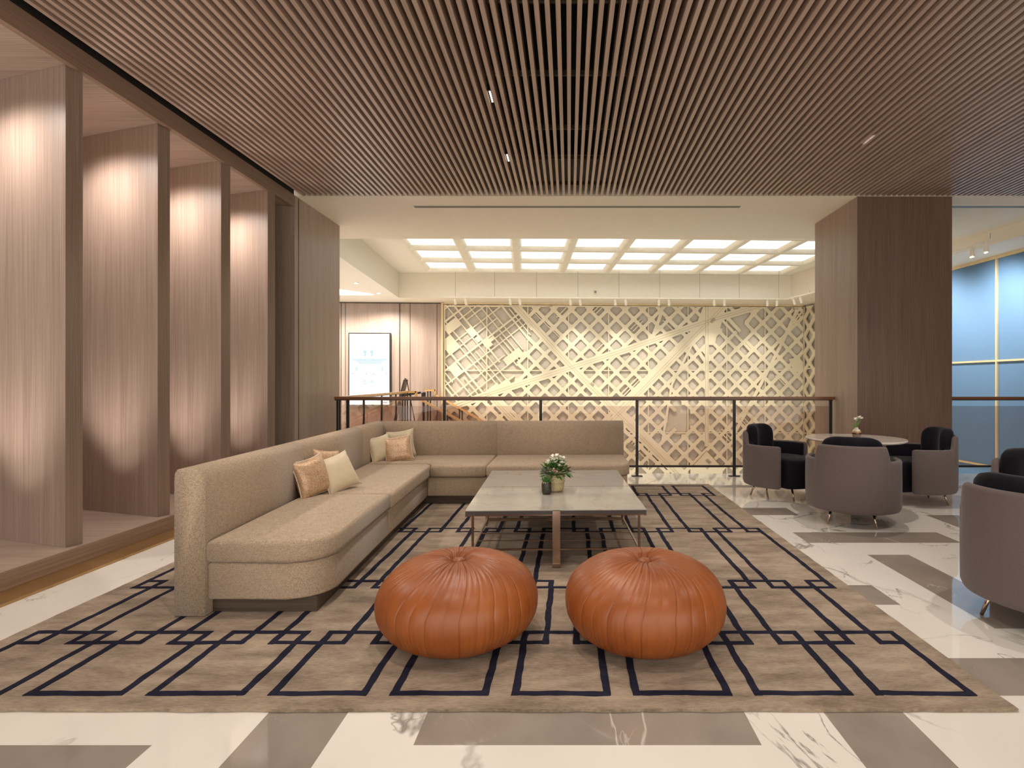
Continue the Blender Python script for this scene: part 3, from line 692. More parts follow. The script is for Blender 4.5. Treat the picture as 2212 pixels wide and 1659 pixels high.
# ------------------------------------------------------------------ louvre spots in the slat ceiling
for (xx, yy, w) in ((1058.5, 214, 'above the near end of the coffee table'), (1094, 345, 'above the far end of the coffee table'), (1876, 305, 'above the round table')):
    d = (ZC-H+.005)*F/(CY-yy); X = (xx-CX)*d/F; i = round((X+.003+sp/2)/sp); X = (i-.5)*sp-.003
    t = thing('linear_downlight', 'black louvre downlight recessed between ceiling slats, '+w, 'downlight', (X, d, ZC+.02), 0, 'louvre downlights in the slats')
    bm = bmesh.new(); box(bm, -.018, .018, -.10, .10, .006, .055); obj('housing', bm, M['blackmetal'], t)
    for k in range(6):
        bm = bmesh.new(); lathe(bm, [(.0075, .001), (.0075, .0055)], 12, (0, -.078+k*.031, 0)); obj('lens', bm, M['lens'], t)

# ------------------------------------------------------------------ rug
RX0, RX1, RY0, RY1 = -2.84, 1.77, 2.155, 6.94; RZ = .014
bm = bmesh.new()
def edge(a, b_, n, s):
    out = []
    for k in range(n):
        t_ = k/n; p = Vector(a).lerp(Vector(b_), t_); out.append((p.x+noise.noise(Vector((p.x*9, p.y*9, s)))*.006, p.y+noise.noise(Vector((p.x*9, p.y*9, s+5)))*.006))
    return out
pts = edge((RX0, RY0), (RX1, RY0), 160, 1)+edge((RX1, RY0), (RX1, RY1), 160, 2)+edge((RX1, RY1), (RX0, RY1), 160, 3)+edge((RX0, RY1), (RX0, RY0), 160, 4)
prism(bm, pts, .0015, RZ)
LW = .032
RC = [0]
def rline(a, b_):
    RC[0] += 1; jz = .0016+((RC[0]*17) % 43)*.00003
    a = Vector(a); b_ = Vector(b_); L = (b_-a).length; n = max(2, int(L/.03)); u = (b_-a)/L; nn = Vector((-u.y, u.x)); ra_, rb_ = [], []
    for k in range(n+1):
        p = a+u*(L*k/n)
        w1 = LW/2+noise.noise(Vector((p.x*14, p.y*14, 3)))*.005; w2 = LW/2+noise.noise(Vector((p.x*14, p.y*14, 8)))*.005
        o_ = nn*noise.noise(Vector((p.x*5, p.y*5, 1)))*.006
        ra_.append(p+nn*w1+o_); rb_.append(p-nn*w2+o_)
    top = [[bm.verts.new((q.x, q.y, z)) for q in r] for r in (ra_, rb_) for z in (RZ-.001, RZ+jz)]
    a0, a1, b0, b1 = top
    for k in range(n):
        for f in ((a1[k], b1[k], b1[k+1], a1[k+1]), (a0[k], a0[k+1], a1[k+1], a1[k]), (b0[k], b1[k], b1[k+1], b0[k+1])): bm.faces.new(f).material_index = 1
    for k in (0, n): bm.faces.new((a0[k], a1[k], b1[k], b0[k])).material_index = 1
XA = [-2.75+.502*k for k in range(9)]; XBs = [.0225+.502*k for k in range(-6, 4)]
XLm, XRm = -2.75+LW/2, 1.674-LW/2
def rect(x0, x1, y0, y1):
    h = LW/2; lo, hi = max(x0+h, XLm), min(x1-h, XRm)
    rline((lo-h, y0+h), (hi+h, y0+h)); rline((lo-h, y1-h), (hi+h, y1-h))
    if x0+h >= XLm-.001: rline((x0+h, y0), (x0+h, y1))
    if x1-h <= XRm+.001: rline((x1-h, y0), (x1-h, y1))
for (y0, y1) in ((2.246, 2.83), (3.416, 4.84), (6.22, 6.83)):
    for x_ in XA: rect(x_, x_+.408, y0, y1)
for (y0, y1) in ((2.686, 3.559), (4.70, 6.36)):
    for x_ in XBs: rect(x_, x_+.38, y0, y1)
bmesh.ops.recalc_face_normals(bm, faces=bm.faces)
tag(obj('rug', bm, [M['rug'], M['navy']], normals=False), 'large taupe rug with navy interlocking rectangle lines under the sofa', 'rug')
bpy.data.objects['rug'].location.z = 0

# ------------------------------------------------------------------ sectional sofa
so = thing('sectional_sofa', 'large beige tweed L-shaped sofa on the rug, in front of the railing', 'sofa', (-2.1, 3.0, RZ+.002))
OX, OY, OZ = -2.1, 3.0, RZ+.002
def xb(y): return -2.17-.064*(y-3)
def xj(y): return -2.0-.066*(y-3)
def xf(y): return -1.37-.046*(y-3.1)
def yb(X): return 6.57+.03*(X+2.2)
def yf(X): return 5.76+.03*(X+1.5)
def fin(bm, name, mat, w=.0, seg=3, ang=30, smooth=True, label=None):
    if w: soften(bm, w, seg, ang)
    bmesh.ops.translate(bm, verts=bm.verts, vec=(-OX, -OY, 0)); o = obj(name, bm, mat, so, smooth)
    if label: o['label'] = label
    return o
def arc(c, r, a0, a1, n=8): return [(c[0]+r*math.cos(a0+(a1-a0)*k/n), c[1]+r*math.sin(a0+(a1-a0)*k/n)) for k in range(n+1)]
def crown(bm, z, amt, y0, y1, x0, x1):
    for v in bm.verts:
        if v.co.z > z-.02:
            u = (v.co.x-x0)/(x1-x0); w = (v.co.y-y0)/(y1-y0); u = min(max(u, 0), 1); w = min(max(w, 0), 1)
            v.co.z += amt*(4*u*(1-u))*(4*w*(1-w))
def slab(pts, z0, z1, name, w, crn=0):
    bm = bmesh.new(); prism(bm, pts, z0, z1); 
    es = [e for e in bm.edges if abs(e.verts[0].co.z-e.verts[1].co.z) < 1e-6]
    ve = [e for e in bm.edges if abs(e.verts[0].co.z-e.verts[1].co.z) > 1e-6 and e.calc_face_angle(0) > .6]
    bmesh.ops.bevel(bm, geom=es+ve, offset=w, segments=4, profile=.5, affect='EDGES', clamp_overlap=True)
    return fin(bm, name, M['tweed'])
ROUND = .20
def frontpoly(y0, y1, ex=0):
    """seat polygon of the left run whose front right corner is rounded"""
    X = xf(y0)+ex
    return [(xj(y0)+.004, y0)] + arc((X-ROUND, y0+ROUND), ROUND, -PI/2, 0) + [(xf(y1)+ex, y1), (xj(y1)+.004, y1)]
BZ0, BZ1, CZ1 = .085, .285, .415
slab(frontpoly(3.02, 4.30), BZ0, BZ1, 'base', .012)
slab([(xj(4.305), 4.305), (xf(4.305), 4.305), (xf(5.765), 5.765), (xj(5.765), 5.765)], BZ0, BZ1, 'base', .012)
slab([(xj(5.77), 5.77), (-.88, yf(-.88)), (-.88, yb(-.88)), (xj(6.55), yb(-2.2)-.003)], BZ0, BZ1, 'base', .012)
X1 = .63; r = .12
slab([(-.875, yf(-.875)), *arc((X1-r, yf(X1)+r), r, -PI/2, 0), (X1+.02, yb(X1)), (-.875, yb(-.875))], BZ0, BZ1, 'base', .012)
slab(frontpoly(3.005, 4.287, .015), BZ1+.003, CZ1, 'seat_cushion', .03)
r = .06; ye = 5.85; X = xf(ye)+.015
slab([(xj(4.305)+.004, 4.305), (xf(4.305)+.03, 4.305), *arc((X-r+.01, ye-r), r, 0, PI/2), (xj(ye)+.004, ye)], BZ1+.003, CZ1, 'seat_cushion', .03)
slab([(xj(5.86)+.004, 5.86), (X+.02, 5.86), (X+.02, 5.73), (-.885, yf(-.885)-.02), (-.885, yb(-.885)-.004), (xj(6.5)+.004, yb(-2.2)-.004)], BZ1+.003, CZ1, 'seat_cushion', .026)
r = .17; X1 = .655
slab([(-.878, yf(-.878)-.02), *arc((X1-r, yf(X1)-.02+r), r, -PI/2, 0), (X1, yb(X1)-.004), (-.878, yb(-.878)-.004)], BZ1+.003, CZ1, 'seat_cushion', .028)
# backrests
def back(P, name='backrest'):
    """P: list of (outer, inner) plan pairs along the run"""
    bm = bmesh.new(); rings = []
    for (o_, i_) in P:
        o_ = Vector(o_); i_ = Vector(i_)
        prof = [(0, .003), (0, .74), (.02, .785), (.10, .808), (.35, .817), (.65, .813), (.86, .798), (.965, .765), (1, .71), (1, .003)]
        rings.append([Vector((*(o_.lerp(i_, s)), z)) for s, z in prof])
    loft(bm, rings); es = [e for e in bm.edges if len(e.link_faces) == 2 and e.calc_face_angle(0) > 1.0 and (len(e.link_faces[0].verts) > 4 or len(e.link_faces[1].verts) > 4)]
    bmesh.ops.bevel(bm, geom=es, offset=.028, segments=3, profile=.5, affect='EDGES', clamp_overlap=True)
    fin(bm, name, M['tweed'])
back([((xb(3.0), 3.0), (xj(3.0), 3.0)), ((xb(4.292), 4.292), (xj(4.292), 4.292))])
back([((xb(4.303), 4.303), (xj(4.303), 4.303)), ((xb(5.78), 5.78), (xj(5.78), 5.78))])
back([((xb(5.783), 5.783), (xj(5.783), 5.783)), ((xb(6.75), 6.752), (xj(6.57)+.003, yb(-2.2)-.003))])
back([((xb(6.75)+.006, 6.755), (xj(6.57)+.005, yb(-2.2))), ((-.88, yb(-.88)+.18), (-.88, yb(-.88)))])
back([((-.877, yb(-.877)+.18), (-.877, yb(-.877))), ((.66, yb(.66)+.18), (.66, yb(.66)))])
# plinths
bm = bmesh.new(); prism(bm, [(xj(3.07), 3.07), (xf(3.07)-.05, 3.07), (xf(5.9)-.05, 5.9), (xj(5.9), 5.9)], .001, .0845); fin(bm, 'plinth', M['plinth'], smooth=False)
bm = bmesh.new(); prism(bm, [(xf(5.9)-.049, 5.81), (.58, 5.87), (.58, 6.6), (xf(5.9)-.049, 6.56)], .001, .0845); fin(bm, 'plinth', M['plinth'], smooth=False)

# ------------------------------------------------------------------ scatter cushions
def pillow(name, loc, size, yaw, tilt, roll, mat, label, thick=.14, pip=M['piping']):
    t = thing(name, label, 'pillow', loc, 0, 'scatter cushions on the sofa')
    t.rotation_euler = (Matrix.Rotation(yaw, 4, 'Z') @ Matrix.Rotation(-tilt, 4, 'X') @ Matrix.Rotation(roll, 4, 'Y')).to_euler()
    n = 22; bm = bmesh.new(); h = size/2
    def P(u, v, s):
        pin = 1-.12*(1-abs(v)**2.2)*abs(u)**3; pin2 = 1-.12*(1-abs(u)**2.2)*abs(v)**3
        th = thick/2*((1-abs(u)**2.6)*(1-abs(v)**2.6))**.55
        wr_ = .004*noise.noise(Vector((u*3, v*3, s+loc[0]*3)))*(1 if th > .004 else 0)
        return Vector((u*h*pin, s*(th+wr_), v*h*pin2))
    gs = []
    for s in (-1, 1):
        g = [[bm.verts.new(P(-1+2*i/n, -1+2*j/n, s)) for i in range(n+1)] for j in range(n+1)]; gs.append(g)
        for j in range(n):
            for i in range(n):
                q = (g[j][i], g[j][i+1], g[j+1][i+1], g[j+1][i]); bm.faces.new(q if s < 0 else q[::-1])
    bmesh.ops.remove_doubles(bm, verts=bm.verts, dist=.0008)
    obj('cover', bm, mat, t, True)
    E = [P(-1+2*i/n, -1, 0) for i in range(n)]+[P(1, -1+2*i/n, 0) for i in range(n)]+[P(1-2*i/n, 1, 0) for i in range(n)]+[P(-1, 1-2*i/n, 0) for i in range(n)]
    bm = bmesh.new(); tube(bm, E+[E[0]], .0035, 6); obj('piping', bm, pip, t, True)
SZ = .44
R = math.radians
pillow('pillow', (-2.00, 4.24, .570), .315, R(68), R(15), R(-8), M['jacquard'], 'gold patterned cushion leaning on the left backrest, nearest the camera')
pillow('pillow', (-2.04, 4.58, .590), .31, R(72), R(12), R(10), M['jacquard'], 'gold patterned cushion half hidden behind the ivory one, left run', pip=M['jacquard'])
pillow('pillow', (-1.885, 4.45, .565), .315, R(58), R(24), R(-12), M['ivory'], 'ivory satin cushion leaning on the gold ones, left run of sofa')
pillow('pillow', (-2.12, 6.13, .562), .30, R(52), R(18), R(-8), M['ivory'], 'ivory cushion at the sofa corner, left of the patterned one')
pillow('pillow', (-1.985, 6.44, .585), .32, R(6), R(12), R(-8), M['ivory'], 'ivory cushion behind the others at the sofa corner')
pillow('pillow', (-1.925, 6.15, .555), .31, R(14), R(26), R(-8), M['jacquard'], 'gold patterned cushion at the sofa corner, in front')

# ------------------------------------------------------------------ coffee table
ct = thing('coffee_table', 'square grey stone coffee table with bronze frame in the centre of the rug', 'table', (-.12, 4.69, RZ+.003), R(1.9))
def ctz(z): return z-(RZ+.003)
HW, HL = .635, .868; TZ = .41
for (y0, y1) in ((-HL, -.006), (.006, HL)):
    bm = bmesh.new(); box(bm, -HW, HW, y0, y1, ctz(TZ-.005), ctz(TZ)); soften(bm, .0012, 1); o = obj('tabletop', bm, M['tabletop'], ct)
    bm = bmesh.new(); box(bm, -HW+.001, HW-.001, y0+.001, y1-.001, ctz(TZ-.032), ctz(TZ-.0052)); obj('edge_trim', bm, M['dark_edge'], ct)
    bm = bmesh.new()
    yy0, yy1 = y0+.02, y1-.02
    for a_, c_ in (((-HW, yy0), (HW, yy0)), ((-HW, yy1), (HW, yy1)), ((-HW+.006, y0), (-HW+.006, y1)), ((HW-.006, y0), (HW-.006, y1))): bar(bm, (*a_, ctz(TZ-.038)), (*c_, ctz(TZ-.038)), .012, .011)
    lo = ctz(.13)
    for a_, c_ in (((-HW+.05, yy0), (HW-.05, yy0)), ((-HW+.05, yy1), (HW-.05, yy1)), ((-HW+.05, yy0), (-HW+.05, yy1)), ((HW-.05, yy0), (HW-.05, yy1))): bar(bm, (*a_, lo), (*c_, lo), .012, .012)
    for q_ in (.22, .42): bar(bm, (-HW+.05, yy0+q_, lo), (HW-.05, yy0+q_, lo), .008, .006)
    obj('frame', bm, M['bronze'], ct)
    for sx_ in (-1, 1):
        for yl in (yy0, yy1):
            bm = bmesh.new(); box(bm, sx_*(HW-.05)-.008, sx_*(HW-.05)+.008, yl-.008, yl+.008, ctz(.085), ctz(TZ-.044)); obj('leg', bm, M['bronze'], ct)
for s in (-1, 1):
    bm = bmesh.new(); y = s*(HL+.018)
    box(bm, -.027, .027, y-.014, y+.014, .001, ctz(TZ)+.0005); box(bm, -.027, .027, min(y, s*(HL-.1)), max(y, s*(HL-.1)), ctz(TZ-.075), ctz(TZ-.052)); soften(bm, .003, 2); o = obj('leg', bm, M['copper'], ct); o['label'] = 'wide polished bronze centre leg'
    bm = bmesh.new(); box(bm, -.029, .029, y-.016, y+.016, .0005, .03); obj('foot', bm, M['copper'], ct)
bm = bmesh.new(); box(bm, -.027, .027, -HL-.004, HL+.004, ctz(.036), ctz(.05)); obj('frame', bm, M['bronze'], ct)

# ------------------------------------------------------------------ leather poufs
def pouf(loc, rz, label, seed):
    t = thing('pouf', label, 'pouf', loc, rz, 'tan leather poufs in front of the table')
    Rr, hz = .402, .392; n = 624; seams = 32; bm = bmesh.new(); rings = []
    prof = []
    for k in range(11): prof.append((.19*k/10+.0005, .0015 if k < 10 else .003, 0))
    m_ = 34
    for k in range(1, m_+1):
        a = -PI/2+PI*k/m_
        rb_ = .19 if a < 0 else .10
        prof.append((rb_+(Rr-rb_)*abs(math.cos(a))**(.92 if a < 0 else .86) if k < m_ else .10, hz*.47+.002+(hz*.47 if a < 0 else hz*.53)*math.copysign(abs(math.sin(a))**1.0, math.sin(a)), max(0, math.sin(a))))
    for k in range(1, 18):
        u = k/17; r_ = .10*(1-u)+.012*u; prof.append((r_, hz+.002+.002*math.sin(PI*min(1, u*1.2))-.040*u**2.0, 1+u))
    for (r_, z_, tt) in prof:
        ring = []
        tw = .50*max(0, (tt-.2)/1.8)**1.3
        for k in range(n):
            ph = 2*PI*k/n; s_ = (ph*seams/(2*PI)) % 1.0; dseam = min(s_, 1-s_)
            idx = int(ph*seams/(2*PI))
            body = .0035*min(1, dseam/.35)**.6 if z_ > .02 else .001
            crease = -.0045*math.exp(-(dseam/.02)**2)
            # soft folds gather towards the button and near the floor
            g = max(0, (tt-.35))*.0030; w = math.sin(ph*seams*2+seed+idx*1.7)*.5+math.sin(ph*seams+seed*2)*.5
            lowf = .0012*math.exp(-((z_-.10)/.08)**2)*math.sin(ph*seams*3+idx*2.3+seed)
            lump = .006*noise.noise(Vector((math.cos(ph)*1.6+seed, math.sin(ph)*1.6, z_*5)))
            dr = (body+crease+lowf+lump)*min(1, r_/.15)
            up = tt > .95
            rr = r_+(0 if up else dr); zz = z_+(dr*.9+g*w*min(1, r_/.06) if up else g*w*.8)
            if up: zz += -.004*math.exp(-(dseam/.04)**2)*min(1, r_/.05)
            a = ph+tw
            ring.append(Vector((rr*math.cos(a), rr*math.sin(a), max(.0012, zz))))
        rings.append(ring)
    loft(bm, rings); obj('cover', bm, M['leather'], t, True)
    bm = bmesh.new(); lathe(bm, [(.004, .0), (.026, .003), (.035, .012), (.033, .020), (.020, .027), (.001, .029)], 28, (0, 0, hz-.030)); obj('button', bm, M['leather'], t, True)
pouf((-.565, 2.79, RZ+.002), R(12), 'tan leather pouf, the left one of two in front of the coffee table', 1.0)
pouf((.383, 2.785, RZ+.002), R(35), 'tan leather pouf, the right one of two in front of the coffee table', 4.2)

# ------------------------------------------------------------------ tub chairs
def step(x, a, b_):
    t_ = min(1, max(0, (x-a)/(b_-a))); return t_*t_*(3-2*t_)
def make_chair(label):
    t = thing('tub_chair', label, 'armchair', (0, 0, 0), 0, 'mauve tub chairs')
    RO, OP = .405, R(63)
    # shell: ring of cross sections, angle measured from the facing direction (+X local)
    n = 96; rings = []
    def hgt(a):
        off = abs(abs((a % (2*PI))-PI))        # angle from the back
        return .605+.135*(1-step(off, R(43), R(51)))
    for k in range(n+1):
        a = OP+(2*PI-2*OP)*k/n; z1 = hgt(a); ca, sa = math.cos(a), math.sin(a)
        e = min(k, n-k)/n; endr = step(e, -.004, .012)
        ro, ri = RO, RO-.046
        if min(k, n-k) == 0: ro, ri = RO-.016, RO-.030
        elif min(k, n-k) == 1: ro, ri = RO-.004, RO-.042
        dz = .016 if min(k, n-k) == 0 else (.004 if min(k, n-k) == 1 else 0)
        prof = [(ro-.035, .135+dz), (ro-.012, .142+dz), (ro, .17), (ro+.002, .4), (ro, z1-.022-dz), (ro-.008, z1-.007-dz), ((ro+ri)/2, z1-dz), (ri+.008, z1-.007-dz), (ri, z1-.022-dz), (ri, .3), (ri, .15+dz)]
        rings.append([Vector((r_*ca, r_*sa, z_)) for r_, z_ in prof])
    bm = bmesh.new(); loft(bm, rings); obj('shell', bm, M['mauve'], t, True)
    # inner liner of black velvet
    rings = []
    for k in range(n+1):
        a = OP+.03+(2*PI-2*OP-.06)*k/n; off = abs(a-PI); z1 = .595+.10*(1-step(off, R(40), R(54))); ca, sa = math.cos(a), math.sin(a)
        ro = RO-.047; ri = ro-.05
        if min(k, n-k) == 0: ro -= .015; ri += .015; z1 -= .012
        prof = [(ro, .15), (ro, z1-.015), (ro-.012, z1), (ri+.014, z1), (ri, z1-.015), (ri, .15)]
        rings.append([Vector((r_*ca, r_*sa, z_)) for r_, z_ in prof])
    bm = bmesh.new(); loft(bm, rings); obj('lining', bm, M['velvet'], t, True)
    # seat
    bm = bmesh.new(); pts = []
    for k in range(64):
        a = 2*PI*k/64; off = abs((a+PI) % (2*PI)-PI); r_ = .306+.085*(1-step(off, R(50), R(62))); pts.append((r_*math.cos(a), r_*math.sin(a)))
    rings = [[Vector((x_*s, y_*s, z_)) for x_, y_ in pts] for s, z_ in ((.9, .14), (.97, .145), (1, .17), (1.0, .40), (1.0, .425), (.975, .448), (.92, .458), (.6, .464), (.2, .466))]
    loft(bm, rings); obj('seat', bm, M['velvet'], t, True)
    # back cushion: curved block with rounded top
    rings = []; m_ = 40
    for k in range(m_+1):
        s_ = -1+2*k/m_; a = PI+s_*R(50); ca, sa = math.cos(a), math.sin(a)
        e = (1-abs(s_)**6)**.5 if abs(s_) < 1 else 0
        z1 = .70+.115*(1-abs(s_)**5)**.6 if abs(s_) < 1 else .70
        th = .055*(.35+.65*e); rc = RO-.108
        ring = []
        for (du, z_) in ((-1, .47), (-1.12, .58), (-1.1, z1-.08), (-.95, z1-.035), (-.6, z1-.008), (0, z1), (.6, z1-.006), (.95, z1-.03), (1.05, z1-.07), (1.0, .6), (.9, .47)):
            rad = rc+du*th*(1 if z_ < .6 else 1.0); 
            if z_ > .65 and du > 0: rad = rc+du*th+.012
            ring.append(Vector((rad*ca, rad*sa, z_)))
        rings.append(ring)
    bm = bmesh.new(); loft(bm, rings); obj('back_cushion', bm, M['velvet'], t, True)
    for a in (R(38), R(142), R(218), R(322)):
        bm = bmesh.new(); tube(bm, [(.27*math.cos(a), .27*math.sin(a), .15), (.325*math.cos(a), .325*math.sin(a), .001)], .012, 12, r2=.009); obj('leg', bm, M['copper'], t, True)
    return t
c0 = make_chair('mauve tub chair with its back to the camera, in front of the round table')
c0.location = (2.67, 5.16, 0); c0.rotation_euler = (0, 0, R(62))
dup(c0, (2.425, 6.30, 0), R(-46), 'mauve tub chair with black velvet inside, left of the round table by the railing')
dup(c0, (3.79, 6.02, 0), R(173), 'mauve tub chair with black velvet inside, right of the round table by the pillar')
dup(c0, (2.62, 2.97, 0), R(22), 'mauve tub chair cut off by the right edge, nearest the camera')
dup(c0, (3.42, 3.78, 0), R(-95), 'mauve tub chair of which only a sliver shows at the right edge')

# round table
t = thing('round_table', 'round pale stone pedestal table between the tub chairs', 'table', (2.907, 5.56, 0))
bm = bmesh.new(); lathe(bm, [(.40, .712), (.448, .716), (.462, .727), (.463, .733), (.459, .74), (.01, .74)], 96); obj('tabletop', bm, M['whitestone'], t, False)
bm = bmesh.new(); box(bm, -.028, .028, -.028, .028, .014, .711); soften(bm, .006, 2); obj('pedestal', bm, M['blackmetal'], t)
bm = bmesh.new(); lathe(bm, [(.19, .001), (.19, .010), (.182, .014), (.01, .014)], 48); obj('base', bm, M['blackmetal'], t)

# ------------------------------------------------------------------ plants
def blade(bm, base, direc, L, w, curl=.3, mi=0, nseg=5):
    d = Vector(direc).normalized(); side = d.cross(Vector((0, 0, 1))); side = side.normalized() if side.length > .01 else Vector((1, 0, 0))
    p = Vector(base); prev = None
    for k in range(nseg+1):
        u = k/nseg; ww = w*math.sin(PI*min(1, .12+u*.88))**.7*.5 if k < nseg else .0004
        q = p+d*L*u+Vector((0, 0, -curl*L*u*u))
        a = bm.verts.new(q+side*ww); c = bm.verts.new(q-side*ww); mdl = bm.verts.new(q+Vector((0, 0, -ww*.35)))
        if prev: 
            for f in ((prev[0], a, mdl, prev[2]), (prev[2], mdl, c, prev[1])): bm.faces.new(f).material_index = mi
        prev = (a, c, mdl)
def flower(parent, c, r, mat, seed, petals=6, name='flower'):
    rr = random.Random(seed); bm = bmesh.new(); c = Vector(c); tilt = Vector((rr.uniform(-.5, .5), rr.uniform(-.9, .1), 1)).normalized()
    u = tilt.cross(Vector((1, 0, 0))).normalized(); v = tilt.cross(u)
    for k in range(petals):
        a = 2*PI*k/petals+rr.uniform(-.2, .2); d = (u*math.cos(a)+v*math.sin(a))*.8+tilt*.55
        blade(bm, c, d, r, r*.75, .2)
    lathe(bm, [(.001, -.004), (r*.16, 0), (r*.14, r*.2), (.001, r*.28)], 8, c)
    obj(name, bm, mat, parent, True)
def solid(o, th=.0006):
    md = o.modifiers.new('thickness', 'SOLIDIFY'); md.thickness = th
PZ = TZ+.001
t = thing('potted_plant', 'mixed flower and leaf arrangement in a speckled beige pot on the coffee table', 'potted plant', (-.115, 4.50, PZ))
bm = bmesh.new(); lathe(bm, [(.001, 0), (.050, 0), (.062, .006), (.070, .022), (.073, .045), (.075, .073), (.0795, .076), (.080, .082), (.0755, .086), (.0765, .12), (.077, .137), (.073, .137), (.071, .12), (.069, .10), (.001, .10)], 48); obj('pot', bm, M['pot'], t, True)
bm = bmesh.new(); lathe(bm, [(.07, .101), (.068, .118), (.001, .12)], 24); obj('soil', bm, M['plinth'], t)
rr = random.Random(11)
for mat, cnt, Lr, w, sp_ in ((M['leaf'], 210, (.035, .065), .020, 1.0), (M['leaf2'], 90, (.035, .06), .019, .95), (M['leaf3'], 34, (.035, .055), .017, 1.1), (M['red_leaf'], 14, (.045, .07), .014, .9)):
    bm = bmesh.new()
    for k in range(cnt):
        a = rr.uniform(0, 2*PI); el = rr.uniform(-.12, 1.45)
        if mat is M['leaf3']: a = rr.uniform(PI*.8, PI*1.4); el = rr.uniform(-.05, .6)
        if mat is M['red_leaf']: a = rr.uniform(-.6, .2); el = rr.uniform(.3, .75)
        d = Vector((math.cos(a)*math.cos(el), math.sin(a)*math.cos(el), math.sin(el)))
        st_ = Vector((0, 0, .135))+Vector((d.x*.125, d.y*.11, d.z*.115))*rr.uniform(.45, .95)*sp_
        blade(bm, st_, d+Vector((rr.uniform(-.7, .7), rr.uniform(-.7, .7), rr.uniform(-.3, .6))), rr.uniform(*Lr), w, rr.uniform(.0, .35))
    solid(obj('foliage', bm, mat, t, True))
bm = bmesh.new()
FL = [(.02, -.03, .262), (-.012, -.03, .255), (.045, -.02, .275), (.01, .0, .285), (-.02, .0, .278), (.055, -.05, .235), (.03, -.07, .215), (-.055, -.04, .245), (.0, -.055, .24), (.065, .0, .262)]
for p in FL: tube(bm, [(p[0]*.3, p[1]*.3, .12), p], .0018, 5)
obj('stems', bm, M['leaf2'], t)
for i, p in enumerate(FL): flower(t, p, .034, M['petal'], i)
for i, p in enumerate([(-.005, -.09, .175), (.012, -.088, .165), (-.015, -.085, .185)]): flower(t, p, .024, M['pinkpetal'], 40+i, 5)
t = thing('succulent', 'small spiky succulent in a black glazed pot on the coffee table', 'potted plant', (-.183, 4.375, PZ))
bm = bmesh.new(); lathe(bm, [(.001, 0), (.030, 0), (.036, .006), (.040, .02), (.0405, .08), (.039, .092), (.035, .092), (.035, .078), (.001, .078)], 40); obj('pot', bm, M['darkpot'], t, True)
bm = bmesh.new()
for k in range(60):
    a = rr.uniform(0, 2*PI); q = rr.uniform(0, .03); c = (q*math.cos(a), q*math.sin(a), .0785+rr.uniform(0, .012)); lathe(bm, [(.001, 0), (.005, .003), (.001, .007)], 6, c)
o = obj('gravel', bm, M['gravel'], t); o['kind'] = 'stuff'
bm = bmesh.new()
for k in range(20):
    a = k*2.4; el = .45+.9*(k/20); blade(bm, (.006*math.cos(a), .006*math.sin(a), .085), (math.cos(a)*math.cos(el), math.sin(a)*math.cos(el), math.sin(el)), .06, .011, -.05)
solid(obj('foliage', bm, M['leaf'], t, True), .002)
t = thing('bud_vase', 'small round banded ceramic vase with white flowers on the round table', 'vase', (2.917, 5.55, .741))
bm = bmesh.new(); lathe(bm, [(.001, 0), (.028, 0), (.034, .006), (.042, .025), (.0435, .045), (.040, .068), (.030, .084), (.019, .092), (.0155, .098), (.0155, .108), (.013, .108), (.012, .09), (.001, .088)], 40); obj('vase_body', bm, M['vase'], t, True)
bm = bmesh.new()
for d, L, w in (((-.75, -.2, .8), .085, .020), ((-.9, -.1, .45), .075, .018), ((.45, -.1, 1), .10, .020), ((.35, .2, 1), .09, .016), ((-.6, .3, .9), .08, .02)): blade(bm, (0, 0, .10), d, L, w, .1)
solid(obj('leaves', bm, M['leaf2'], t, True))
bm = bmesh.new()
VF = [(-.022, -.01, .185), (.008, .005, .19), (.03, 0, .205), (.052, .01, .195)]
for p in VF: tube(bm, [(0, 0, .09), p], .002, 5)
obj('stems', bm, M['leaf2'], t)
for i, p in enumerate(VF): flower(t, p, .032, M['petal'], 70+i)

# ------------------------------------------------------------------ lights
def spot(name, loc, tgt, power, ang, col=(1, .83, .64), blend=.5, r=.04):
    l = bpy.data.lights.new(name, 'SPOT'); l.energy = power; l.color = col; l.spot_size = R(ang); l.spot_blend = blend; l.shadow_soft_size = r
    o = bpy.data.objects.new(name, l); COL.objects.link(o); o.location = loc
    o.rotation_euler = (Vector(tgt)-Vector(loc)).to_track_quat('-Z', 'Y').to_euler(); return o
W = .80
for (X, Y, p) in ((-.67, 5.88, 95), (-.67, 4.60, 110), (-.67, 3.3, 110), (-.67, 1.6, 120), (2.97, 5.42, 150), (2.97, 2.9, 120), (1.1, 3.6, 60), (-2.35, 3.3, 50), (-2.35, 5.2, 60), (1.1, .9, 80), (5.2, 4.5, 60)):
    spot('ceiling_spot', (X, Y, ZC-.02), (X, Y, 0), p*W, 105, (1, .90, .80), blend=.7, r=.025)
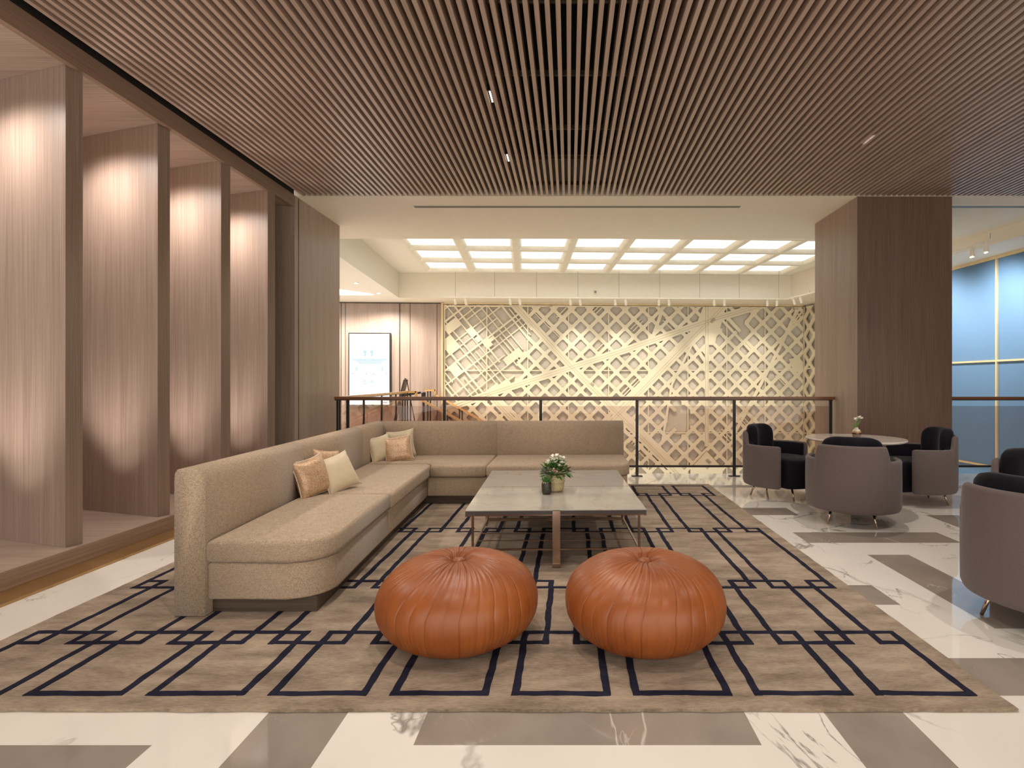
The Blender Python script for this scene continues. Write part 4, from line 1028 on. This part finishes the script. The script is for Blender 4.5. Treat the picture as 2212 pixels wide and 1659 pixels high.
for (ax, ay, _w) in fins:
    g = Vector((ax, ay))+fd*.42; b0 = g+fn*.40
    spot('niche_downlight', (b0.x, b0.y, 3.50), (g.x, g.y, 1.9), 24, 66, (1, .90, .82), 1.0, .06)
    spot('niche_uplight', (b0.x, b0.y, .16), (g.x, g.y, 1.7), 30, 76, (1, .88, .81), 1.0, .06)
    spot('niche_uplight', (b0.x-.15, b0.y-.05, .16), (b0.x-.15, b0.y-.05, 3.5), 80, 90, (1, .88, .80), .8, .06)
    spot('niche_fill', (b0.x-.1, b0.y, 3.45), (b0.x-.1, b0.y, 0), 75, 155, (1, .90, .83), .8, .06)  # added fill lamp that lifts the whole niche, no fixture for it
for x_ in (993, 1112, 1242, 1340, 1434, 1554, 1668):
    p = tp(x_); spot('wall_wash', (p.x, 13.5+p.y, 3.28), (p.x+.15, 15.1, 1.9), 120, 52, (1, .94, .82), 1.0, .04)
    spot('wall_wash_low', (p.x, 13.4+p.y, 3.28), (p.x, 15.1, -.6), 240, 54, (1, .90, .72), 1.0, .04)
for f_ in (.48, .80, .1):
    q = ra+(rb-ra)*f_; spot('blue_wash', (q.x, q.y, q.z-.16), (7.35, q.y+.5-f_*.5, 2.3), 250, 100, (1, .98, .95), 1.0, .03)
spot('blue_wash', (6.0, 10.5, 3.3), (7.25, 10.6, 2.3), 240, 100, (1, .97, .93), 1.0, .03)  # extra wide fill added to brighten the blue wall
for X, Y in ((-5.3, 11.6), (-6.2, 13.4), (-4.9, 13.8)): spot('landing_spot', (X, Y, 3.44), (X, Y, 0), 330, 160, (1, .90, .80), .6, .05)
# world: the rest of the lobby behind the camera
w = bpy.data.worlds.new('world'); SC.world = w; w.use_nodes = True
w.node_tree.nodes['Background'].inputs[0].default_value = (1.0, .93, .84, 1); w.node_tree.nodes['Background'].inputs[1].default_value = 2.4

SC.view_settings.view_transform = 'Standard'; SC.view_settings.look = 'None'; SC.view_settings.gamma = 1; SC.view_settings.exposure = 0.0
SC.view_settings.use_curve_mapping = False
